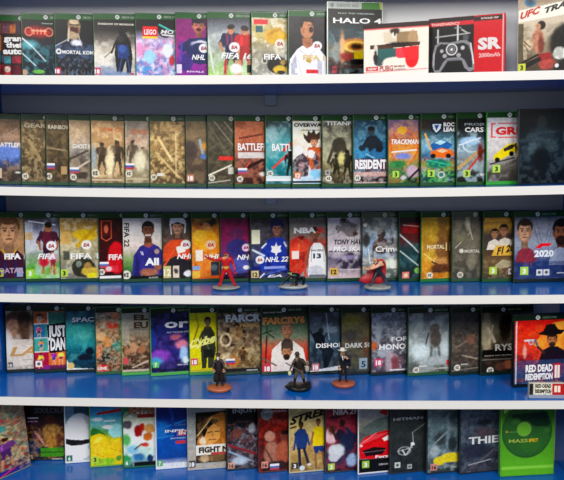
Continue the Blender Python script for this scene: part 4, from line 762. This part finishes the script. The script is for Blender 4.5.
# ---------------------------------------------------------------- toy figures
def skin(name, pts, bones, m_cols, parent, sub=2):
    """one continuous body: joints {key:(x,y,z,r)}, bones [(a,b)]; vertex colour by nearest painted zone"""
    keys = list(pts); bm = bmesh.new(); lay = bm.verts.layers.skin.new(); vs = {}
    for i,k in enumerate(keys):
        x,y,z,r = pts[k]; v = bm.verts.new((x,y,z)); v[lay].radius = (r,r); v[lay].use_root = (k=='hip'); vs[k] = v
    for a,b in bones: bm.edges.new((vs[a],vs[b]))
    me = bpy.data.meshes.new('tmp'); bm.to_mesh(me); bm.free()
    o = bpy.data.objects.new('tmp', me); COL.objects.link(o)
    o.modifiers.new('s','SKIN').use_smooth_shade = True; ss = o.modifiers.new('u','SUBSURF'); ss.levels = sub
    me2 = bpy.data.meshes.new_from_object(o.evaluated_get(bpy.context.evaluated_depsgraph_get()))
    bpy.data.objects.remove(o)
    me2.materials.clear(); co = np.zeros(len(me2.vertices)*3); me2.vertices.foreach_get('co',co); co = co.reshape(-1,3)
    col = np.zeros((len(co),4)); col[:,3] = 1; best = np.full(len(co),9e9)
    for (a,b,cc) in m_cols:
        A = np.array(pts[a][:3]); B = np.array(pts[b][:3]); d = B-A; L = max(1e-9,d@d); t = np.clip(((co-A)@d)/L,0,1); dist = np.linalg.norm(co-A-t[:,None]*d,axis=1)
        k = dist < best; best[k] = dist[k]; col[k,:3] = lin(cc)
    at_ = me2.color_attributes.new('Col','FLOAT_COLOR','POINT'); at_.data.foreach_set('color', col.astype(np.float32).ravel())
    return link(name, me2, parent, [M_TOY], True)
M_TOY = print_mat('painted_toy_plastic', .38, .15)
def blob(name, center, rad, col, parent, seed=0, amp=.0, rough=.5, cut=None):
    bm = bmesh.new(); bmesh.ops.create_icosphere(bm, subdivisions=3, radius=1); rnd = random.Random(seed)
    for v in bm.verts:
        n = math.sin(v.co.x*5+seed)*math.cos(v.co.y*6+seed*2)*math.sin(v.co.z*5+seed*3); s = 1+amp*n
        v.co = Vector((center[0]+v.co.x*rad[0]*s, center[1]+v.co.y*rad[1]*s, center[2]+v.co.z*rad[2]*s))
    return from_bm(name, bm, mat('toy_'+col, col, rough), parent, True)
def toy_base(r, h, col, parent, seed, rocky=.06, flare=1.0):
    bm = bmesh.new(); n = 40; prof = [(0,0),(.86,0),(.9,.25),(1,.55),(1,.8),(.92,1),(0,1)]; rows = []
    for pr,pz in prof:
        if pr == 0: rows.append([bm.verts.new((0,0,pz*h))]); continue
        ring = []
        for i in range(n):
            a = 2*math.pi*i/n; k = 1+rocky*(math.sin(3*a+seed)+.6*math.sin(7*a+seed*2))*(.3+.7*pz); kz = 1+rocky*2*math.sin(4*a+seed)*pz
            ring.append(bm.verts.new((r*pr*k*math.cos(a), r*.92*pr*k*math.sin(a), pz*h*kz)))
        rows.append(ring)
    for A,B in zip(rows,rows[1:]):
        for i in range(n):
            j = (i+1)%n
            if len(A) == 1: bm.faces.new((A[0],B[j],B[i]))
            elif len(B) == 1: bm.faces.new((A[i],A[j],B[0]))
            else: bm.faces.new((A[i],A[j],B[j],B[i]))
    return from_bm('base', bm, mat('toybase_'+col, col, .45, noise=(60,.3)), parent, True)
BONES = [('hip','waist'),('waist','chest'),('chest','neck'),('neck','head'),('head','crown'),('chest','sl'),('sl','el'),('el','wl'),('wl','hl'),('chest','sr'),('sr','er'),('er','wr'),('wr','hr'),
         ('hip','tl'),('tl','kl'),('kl','al'),('al','fl'),('hip','tr'),('tr','kr'),('kr','ar'),('ar','fr')]
def pose(**k):
    u = .001; R = dict(hip=5.6,waist=5,chest=7,neck=2.6,head=5.2,crown=3.6,sl=3.8,el=2.7,wl=2.1,hl=2.7,sr=3.8,er=2.7,wr=2.1,hr=2.7,tl=4.6,kl=3.4,al=2.5,fl=2.7,tr=4.6,kr=3.4,ar=2.5,fr=2.7)
    R.update(k.pop('R',{})); s = k.pop('s',1)
    return {n:(v[0]*u,v[1]*u,v[2]*u,R[n]*u*s) for n,v in k.items()}
def zones(suit, skinc, arms=None, legs=None, boots=None, hair=None, hands=None, belt=None):
    arms = arms or suit; legs = legs or suit; boots = boots or legs; hands = hands or skinc
    Z = [('waist','chest',suit),('chest','neck',suit),('neck','head',skinc),('head','crown',hair or skinc),('hip','waist',belt or suit),('hip','tl',legs),('hip','tr',legs)]
    for q in 'lr': Z += [('chest','s'+q,suit),('s'+q,'e'+q,arms),('e'+q,'w'+q,arms),('w'+q,'h'+q,hands),('t'+q,'k'+q,legs),('k'+q,'a'+q,boots),('a'+q,'f'+q,boots)]
    return Z
def fingers(parent, hand, wrist, col, r=.0009):
    H = Vector(hand[:3]); d = (H-Vector(wrist[:3])).normalized(); side = d.cross(Vector((0,1,0))); side = side.normalized() if side.length > .1 else Vector((0,0,1)); bm = bmesh.new()
    for i in range(5):
        o = H + side*((i-2)*.0013) + d*(.0012 if i else -.0006); L = (.0026,.0044,.0048,.0044,.0036)[i]; dd = (d+side*((i-2)*.12 if i else -.8)).normalized()
        q = bmesh.ops.create_cone(bm, cap_ends=True, segments=6, radius1=r, radius2=r*.7, depth=L)
        M = Matrix.Translation(o+dd*L/2) @ dd.to_track_quat('Z','Y').to_matrix().to_4x4(); bmesh.ops.transform(bm, matrix=M, verts=q['verts'])
    return from_bm('fingers', bm, mat('toy_'+col, col, .5), parent, True)
def face(parent, head, r, look=0):
    bm = bmesh.new(); hx,hy,hz = head[:3]
    for s in (-1,1):
        q = bmesh.ops.create_icosphere(bm, subdivisions=1, radius=.0007); bmesh.ops.translate(bm, verts=q['verts'], vec=(hx+s*.0016+look,hy-r*.98,hz+.0008))
    q = bmesh.ops.create_cube(bm, size=1); bmesh.ops.transform(bm, verts=q['verts'], matrix=Matrix.Translation((hx+look,hy-r*.98,hz-.0020)) @ Matrix.Diagonal((.0022,.0006,.0004,1)))
    return from_bm('face_paint', bm, mat('toy_2a1c18','2a1c18',.5), parent)
def sheet(name, rows, col, parent, thick=.0012):
    """a draped piece of cloth: rows of points, given a real thickness"""
    bm = bmesh.new(); G = [[bm.verts.new(Vector(p)*.001) for p in r] for r in rows]
    for a,b in zip(G,G[1:]):
        for i in range(len(a)-1): bm.faces.new((a[i],a[i+1],b[i+1],b[i]))
    bmesh.ops.recalc_face_normals(bm, faces=bm.faces); bmesh.ops.solidify(bm, geom=bm.faces[:], thickness=thick)
    bmesh.ops.subdivide_edges(bm, edges=bm.edges[:], cuts=1, use_grid_fill=True, smooth=.6)
    return from_bm(name, bm, mat('toy_'+col, col, .5), parent, True)
def rod(name, a, b, r0, r1, col, parent, seg=10):
    a,b = Vector(a)*.001, Vector(b)*.001; d = b-a; bm = bmesh.new(); bmesh.ops.create_cone(bm, cap_ends=True, segments=seg, radius1=r0*.001, radius2=r1*.001, depth=d.length)
    bmesh.ops.transform(bm, verts=bm.verts, matrix=Matrix.Translation((a+b)/2) @ d.to_track_quat('Z','Y').to_matrix().to_4x4()); return from_bm(name, bm, mat('toy_'+col, col, .4), parent)
def hat(parent, c, r, col, brim=1.9):
    bm = bmesh.new(); prof = [(0,.0),(brim,.05),(brim,.2),(1.02,.25),(.95,.9),(.75,1.25),(0,1.3)]; rows = []; n = 20
    for pr,pz in prof: rows.append([bm.verts.new((c[0]+r*pr*math.cos(2*math.pi*i/n), c[1]+r*pr*math.sin(2*math.pi*i/n)*.9, c[2]+r*pz+(.25*r*abs(math.cos(2*math.pi*i/n)) if pr>1.5 else 0))) for i in range(n)] if pr else [bm.verts.new((c[0],c[1],c[2]+r*pz))])
    for A,B in zip(rows,rows[1:]):
        for i in range(n):
            j = (i+1)%n
            if len(A)==1: bm.faces.new((A[0],B[j],B[i]))
            elif len(B)==1: bm.faces.new((A[i],A[j],B[0]))
            else: bm.faces.new((A[i],A[j],B[j],B[i]))
    return from_bm('hat', bm, mat('toy_'+col, col, .55), parent, True)
FG = {3:'toy figures on the third shelf',4:'toy figures on the fourth shelf'}
def stand(px,py,row):
    d = ray(px,py); Y = .06
    for _ in range(4): X = xsolve(px,Y,zs(row,0)); s = (zs(row,X)-CAMPOS.z)/d.z; Y = (CAMPOS+d*s).y
    return Vector((xsolve(px,Y,zs(row,X)),Y,zs(row,X)+.0008))
def FIGURES():
    N = 'toy_figure'; CT = 'toy figure'
    # 1 red suited figure, arm stretched to the left
    t = thing(N,'red suited toy figure pointing to the left, on a round grey base',CT,stand(226,289.2,3),None,FG[3]); toy_base(.0320,.0060,'8c9088',t,1,.03)
    P = pose(hip=(1,0,47),waist=(1,0,53),chest=(2,0,66),neck=(2,-1,74),head=(1,-2,80),crown=(1,-1,85),sl=(-9,-2,70),el=(-22,-6,67),wl=(-35,-9,71),hl=(-41,-10,75),sr=(13,0,69),er=(18,-1,57),wr=(21,-5,46),hr=(22,-6,41),
             tl=(-4,0,43),kl=(-9,-3,26),al=(-13,0,11),fl=(-16,-7,8),tr=(7,0,43),kr=(13,-1,26),ar=(19,1,11),fr=(22,-6,8),s=1.1,R=dict(chest=9.6,waist=6.4,kl=4,kr=4,al=3.4,ar=3.4,tl=5.4,tr=5.4,sl=4.6,sr=4.6,hl=3.2,hr=3.2,wl=3,wr=3))
    Z = zones('b01018','d8a878',hair='a81018',hands='b01018'); Z[4] = ('hip','waist','c8a040'); Z.append(('el','el','c8a050')); Z.append(('er','er','c8a050'))
    b = skin('body',P,BONES,Z,t); fingers(t,P['hl'],P['wl'],'a81018'); fingers(t,P['hr'],P['wr'],'a81018'); face(t,P['head'],.0052)
    # 2 crouching dark figure
    t = thing(N,'crouching black toy figure low on a round pale grey base',CT,stand(293,288.2,3),None,FG[3]); toy_base(.0345,.0070,'a4a8a4',t,2,.03)
    P = pose(hip=(14,4,22),waist=(9,2,27),chest=(0,-2,31),neck=(-5,-6,34),head=(-8,-9,37),crown=(-8,-9,41),sl=(-7,-4,29),el=(-16,-8,20),wl=(-23,-9,12),hl=(-27,-10,9),sr=(2,-9,27),er=(4,-16,19),wr=(1,-18,12),hr=(-2,-19,9),
             tl=(14,-2,20),kl=(4,-12,22),al=(10,-12,10),fl=(5,-18,9),tr=(19,6,20),kr=(26,-2,25),ar=(25,2,10),fr=(22,-5,9),s=1.25,R=dict(chest=9,waist=7.5,hip=7))
    skin('body',P,BONES,zones('101014','b8c078',legs='121216',hair='181818',boots='0c0c10',hands='283028'),t); fingers(t,P['hl'],P['wl'],'181818'); fingers(t,P['hr'],P['wr'],'181818'); face(t,P['head'],.0052)
    blob('shoulder_pad',(.002,-.008,.030),(.007,.004,.004),'283c30',t,3)
    # 3 caped figure lunging left
    t = thing(N,'bare-armed toy figure in a red cape lunging on a grey two-tier base',CT,stand(377.5,289.5,3),None,FG[3]); toy_base(.0310,.0080,'8c908c',t,3,.05)
    P = pose(hip=(3,2,40),waist=(2,0,47),chest=(1,-3,58),neck=(-4,-7,64),head=(-8,-10,68),crown=(-8,-9,73),sl=(-9,-6,56),el=(-18,-12,47),wl=(-26,-16,48),hl=(-30,-17,50),sr=(9,-7,62),er=(-2,-15,55),wr=(-14,-18,50),hr=(-20,-18,50),
             tl=(-3,0,37),kl=(-10,-6,24),al=(-14,-2,12),fl=(-20,-6,10),tr=(8,2,37),kr=(17,0,25),ar=(23,2,12),fr=(25,-5,10),R=dict(sr=5.2,er=4.4,wr=3,chest=8,sl=4.6,el=3.8))
    skin('body',P,BONES,zones('1c2430','d8a080',arms='d8a080',legs='18202c',hair='c8a060',boots='3c4450'),t); fingers(t,P['hl'],P['wl'],'d8a080'); fingers(t,P['hr'],P['wr'],'d8a080'); face(t,P['head'],.0052)
    sheet('cape',[[(-6,4,64),(3,8,68),(13,3,68)],[(-14,10,50),(6,14,52),(20,6,52)],[(-30,10,32),(0,16,34),(19,9,34)],[(-42,8,18),(-10,14,12),(16,12,14)]],'a81420',t)
    rod('staff',(-28,-18,36),(-32,-17,66),1.1,1.1,'8c8c88',t); blob('staff_head',(-.031,-.017,.060),(.006,.004,.004),'8c9094',t,5)
    # 4 dark coated figure on terracotta base
    t = thing(N,'dark-coated toy figure with a headscarf on a terracotta base, before the yellow case',CT,stand(219.5,390.5,4),None,FG[4]); toy_base(.0285,.0095,'b0603c',t,4,.03)
    P = pose(hip=(0,0,48),waist=(-1,0,55),chest=(-1,0,66),neck=(-2,-1,74),head=(-2,-2,80),crown=(-2,-1,85),sl=(-9,0,69),el=(-13,-4,59),wl=(-12,-10,52),hl=(-11,-13,50),sr=(7,0,69),er=(11,-4,59),wr=(11,-10,52),hr=(12,-13,50),
             tl=(-4,0,44),kl=(-5,-2,30),al=(-5,0,15),fl=(-6,-7,12.5),tr=(4,0,44),kr=(6,-2,30),ar=(7,0,15),fr=(8,-7,12.5))
    skin('body',P,BONES,zones('2c2424','b88c70',legs='241c1c',hair='301818',boots='181414'),t); fingers(t,P['hl'],P['wl'],'b88c70'); fingers(t,P['hr'],P['wr'],'b88c70'); face(t,P['head'],.0052)
    sheet('coat',[[(-9,4,70),(0,7,71),(7,4,70)],[(-12,4,52),(0,8,50),(12,4,52)],[(-13,5,34),(0,10,32),(14,5,34)],[(-14,6,18),(0,11,17),(15,6,18)]],'181414',t,.0016); blob('headscarf',(-.002,-.0005,.0845),(.0062,.006,.0035),'3c1818',t,2); blob('beard',(-.002,-.0062,.0755),(.0026,.0018,.004),'c8c8c4',t,2)
    # 5 bulky dark figure on black rocky base
    t = thing(N,'dark armoured toy figure on a black rocky base, before the bearded youth cover',CT,stand(299,389.5,4),None,FG[4]); toy_base(.0300,.0110,'14140f',t,5,.10)
    P = pose(hip=(1,0,44),waist=(1,0,52),chest=(0,0,66),neck=(-2,-2,74),head=(-4,-3,79),crown=(-4,-2,84),sl=(-9,-1,69),el=(-16,-6,58),wl=(-20,-12,50),hl=(-21,-14,46),sr=(10,-1,67),er=(16,-6,58),wr=(18,-13,62),hr=(19,-15,66),
             tl=(-5,0,41),kl=(-9,-3,28),al=(-10,0,16),fl=(-12,-7,13),tr=(6,0,41),kr=(10,-3,28),ar=(12,0,16),fr=(14,-7,13),R=dict(chest=8.4,waist=6.6,kl=4.4,kr=4.4,tl=5.6,tr=5.6,sl=4.6,sr=4.6))
    skin('body',P,BONES,zones('241c18','8c7464',arms='2c241c',legs='4c443c',hair='1c1410',boots='181410'),t); fingers(t,P['hl'],P['wl'],'a89470'); fingers(t,P['hr'],P['wr'],'a89470'); face(t,P['head'],.0052)
    hat(t,(-.004,-.002,.0825),.0048,'241c18',1.5); rod('rifle',(-30,-15,66),(8,-14,44),1.4,1.0,'5c5044',t); blob('lantern',(-.021,-.016,.042),(.004,.004,.0055),'c8c890',t,1); blob('pack',(.019,-.013,.052),(.005,.004,.008),'a09888',t,4,.1)
    sheet('coat',[[(-10,4,70),(0,8,71),(9,4,69)],[(-13,5,54),(0,9,52),(13,5,54)],[(-14,6,36),(0,10,34),(15,6,36)]],'14100c',t,.0016)
    # 6 white-hatted figure on terracotta base
    t = thing(N,'black-clad toy figure in a white hat on a terracotta base',CT,stand(343.5,386.2,4),None,FG[4]); toy_base(.0275,.0095,'a8563c',t,6,.03)
    P = pose(hip=(0,0,48),waist=(0,0,55),chest=(0,0,67),neck=(-2,-1,75),head=(-3,-2,81),crown=(-3,-1,86),sl=(-8,0,70),el=(-12,-3,59),wl=(-10,-8,50),hl=(-10,-10,46),sr=(8,-1,70),er=(15,-5,62),wr=(9,-12,68),hr=(5,-13,71),
             tl=(-4,0,44),kl=(-6,-2,30),al=(-8,0,15),fl=(-10,-7,12.5),tr=(4,0,44),kr=(5,-2,30),ar=(6,0,15),fr=(7,-7,12.5))
    skin('body',P,BONES,zones('14141c','c89c80',legs='1c1418',hair='201814',boots='181414'),t); fingers(t,P['hl'],P['wl'],'c89c80'); fingers(t,P['hr'],P['wr'],'c89c80'); face(t,P['head'],.0052)
    hat(t,(-.003,-.001,.0845),.0058,'d0ccbc',1.9)
    rod('scarf',(-3,-7,74),(-2,-8,64),2,1.2,'d8d4d0',t); sheet('cape',[[(2,5,71),(8,6,71),(11,1,70)],[(4,7,58),(12,8,58),(17,0,57)],[(5,7,47),(12,8,46),(17,1,46)]],'181820',t,.0016)

# ---------------------------------------------------------------- shelf unit
unit = thing('shelf_unit','blue laminate shelf unit with white board edges and grey back, filled with game cases','shelving',Vector(((XL+XR)/2,.1,SH[5][0]-.55)))
uo = unit.location.copy()
def board(row):
    n = 24; xs = np.linspace(XL,XR,n)
    def strip(y0,y1,zt,zb,bev=0):
        bm = bmesh.new(); prev = None
        for x in xs:
            zz = zs(row,x); ring = [bm.verts.new(Vector((x,y,zz+q))-uo) for y,q in ((y0,zt),(y1,zt),(y1,zb),(y0,zb))]
            if prev:
                for i in range(4): bm.faces.new((prev[i],prev[(i+1)%4],ring[(i+1)%4],ring[i]))
            else: bm.faces.new(ring)
            prev = ring
        bm.faces.new(list(reversed(prev))); return bm
    o = from_bm('shelf_board', strip(.0012,BACK-.001,0,-BOARD), M_BLUE, unit)
    e = from_bm('edge_strip', strip(-.0008,.0010,.0002,-BOARD-.0002), M_WHITE, o); e['label'] = 'white front edge strip'
for r in range(0,6): board(r)
ztop, zbot = SH[0][0]+.012, SH[5][0]-.55
for x0,x1 in ((XL-.018,XL),(XR,XR+.018)):
    bm = bmesh.new(); add_box(bm,x0-uo.x,x1-uo.x,0-uo.y,BACK-uo.y,zbot-uo.z,ztop-uo.z,.001,1); from_bm('side_panel', bm, M_BLUE, unit)
bm = bmesh.new(); add_box(bm,XL-.018-uo.x,XR+.018-uo.x,BACK-uo.y,BACK+.006-uo.y,zbot-uo.z,ztop-uo.z); from_bm('back_panel', bm, M_BACK, unit)
for r in (1,2,3,4):
    p = at(270.5,98,BACK-.01); z1 = zs(r,p.x)-BOARD
    bm = bmesh.new(); add_box(bm,p.x-.0145-uo.x,p.x+.0145-uo.x,BACK-.016-uo.y,BACK-uo.y,z1-.026-uo.z,z1-uo.z,.003,3)
    add_box(bm,p.x-.0155-uo.x,p.x+.0155-uo.x,BACK-.018-uo.y,BACK-uo.y,z1-.005-uo.z,z1-uo.z,.001,1)
    from_bm('bracket', bm, M_BRK, unit)
# ---------------------------------------------------------------- the rows of cases
for row in range(1,6):
    cases = parse(ROWS[row])
    if row == 5: cases[0]['amin'] = 6
    if row in (2,3): cases[-1]['amin'] = 3
    if row == 4: cases[-1]['amin'] = 9
    place_row(row, cases, NEXT.get(row))
    for c in cases: build_one(c, row)
SPECIALS()
FIGURES()
# ---------------------------------------------------------------- light: the shop's ceiling panels and soft daylight in the room
def lamp(name, loc, target, sx, sy, power, col):
    l = bpy.data.lights.new(name,'AREA'); l.shape = 'RECTANGLE'; l.size = sx; l.size_y = sy; l.energy = power; l.color = col
    o = bpy.data.objects.new(name, l); COL.objects.link(o); o.location = loc
    o.rotation_euler = (Vector(target)-Vector(loc)).to_track_quat('-Z','Y').to_euler()
lamp('ceiling_panel', (-.9,-3.2,EYE+1.55), (-.2,.1,EYE-.2), 1.3,1.0, 84, (1,.97,.93))
lamp('ceiling_panel', (1.1,-3.2,EYE+1.55), (.3,.1,EYE-.2), 1.3,1.0, 94, (1,.96,.90))
w = bpy.data.worlds.new('room'); scene.world = w; w.use_nodes = True
w.node_tree.nodes['Background'].inputs[0].default_value = (.86,.92,1,1); nt = w.node_tree; bg = nt.nodes['Background']; bg.inputs[1].default_value = 1
tc = nt.nodes.new('ShaderNodeTexCoord'); sx = nt.nodes.new('ShaderNodeSeparateXYZ'); rp = nt.nodes.new('ShaderNodeValToRGB'); mr = nt.nodes.new('ShaderNodeMapRange')
mr.inputs['From Min'].default_value = -1; mr.inputs['From Max'].default_value = 1
nt.links.new(tc.outputs['Generated'], sx.inputs[0]); nt.links.new(sx.outputs['Z'], mr.inputs['Value']); nt.links.new(mr.outputs[0], rp.inputs[0]); nt.links.new(rp.outputs['Color'], bg.inputs[0])
rp.color_ramp.elements[0].position = .30; rp.color_ramp.elements[0].color = (.075,.08,.085,1); rp.color_ramp.elements[1].position = .62; rp.color_ramp.elements[1].color = (.41,.435,.47,1)
cam = bpy.data.cameras.new('camera'); cam.sensor_width = 36; cam.lens = F_PX/564*36; cam.clip_start = .01
co = bpy.data.objects.new('camera', cam); COL.objects.link(co); co.matrix_world = Matrix.Translation(CAMPOS) @ CAMROT.to_4x4(); scene.camera = co
vs = scene.view_settings; vs.view_transform = 'Standard'; vs.look = 'None'; vs.gamma = 1; vs.exposure = -0.12; vs.use_curve_mapping = False
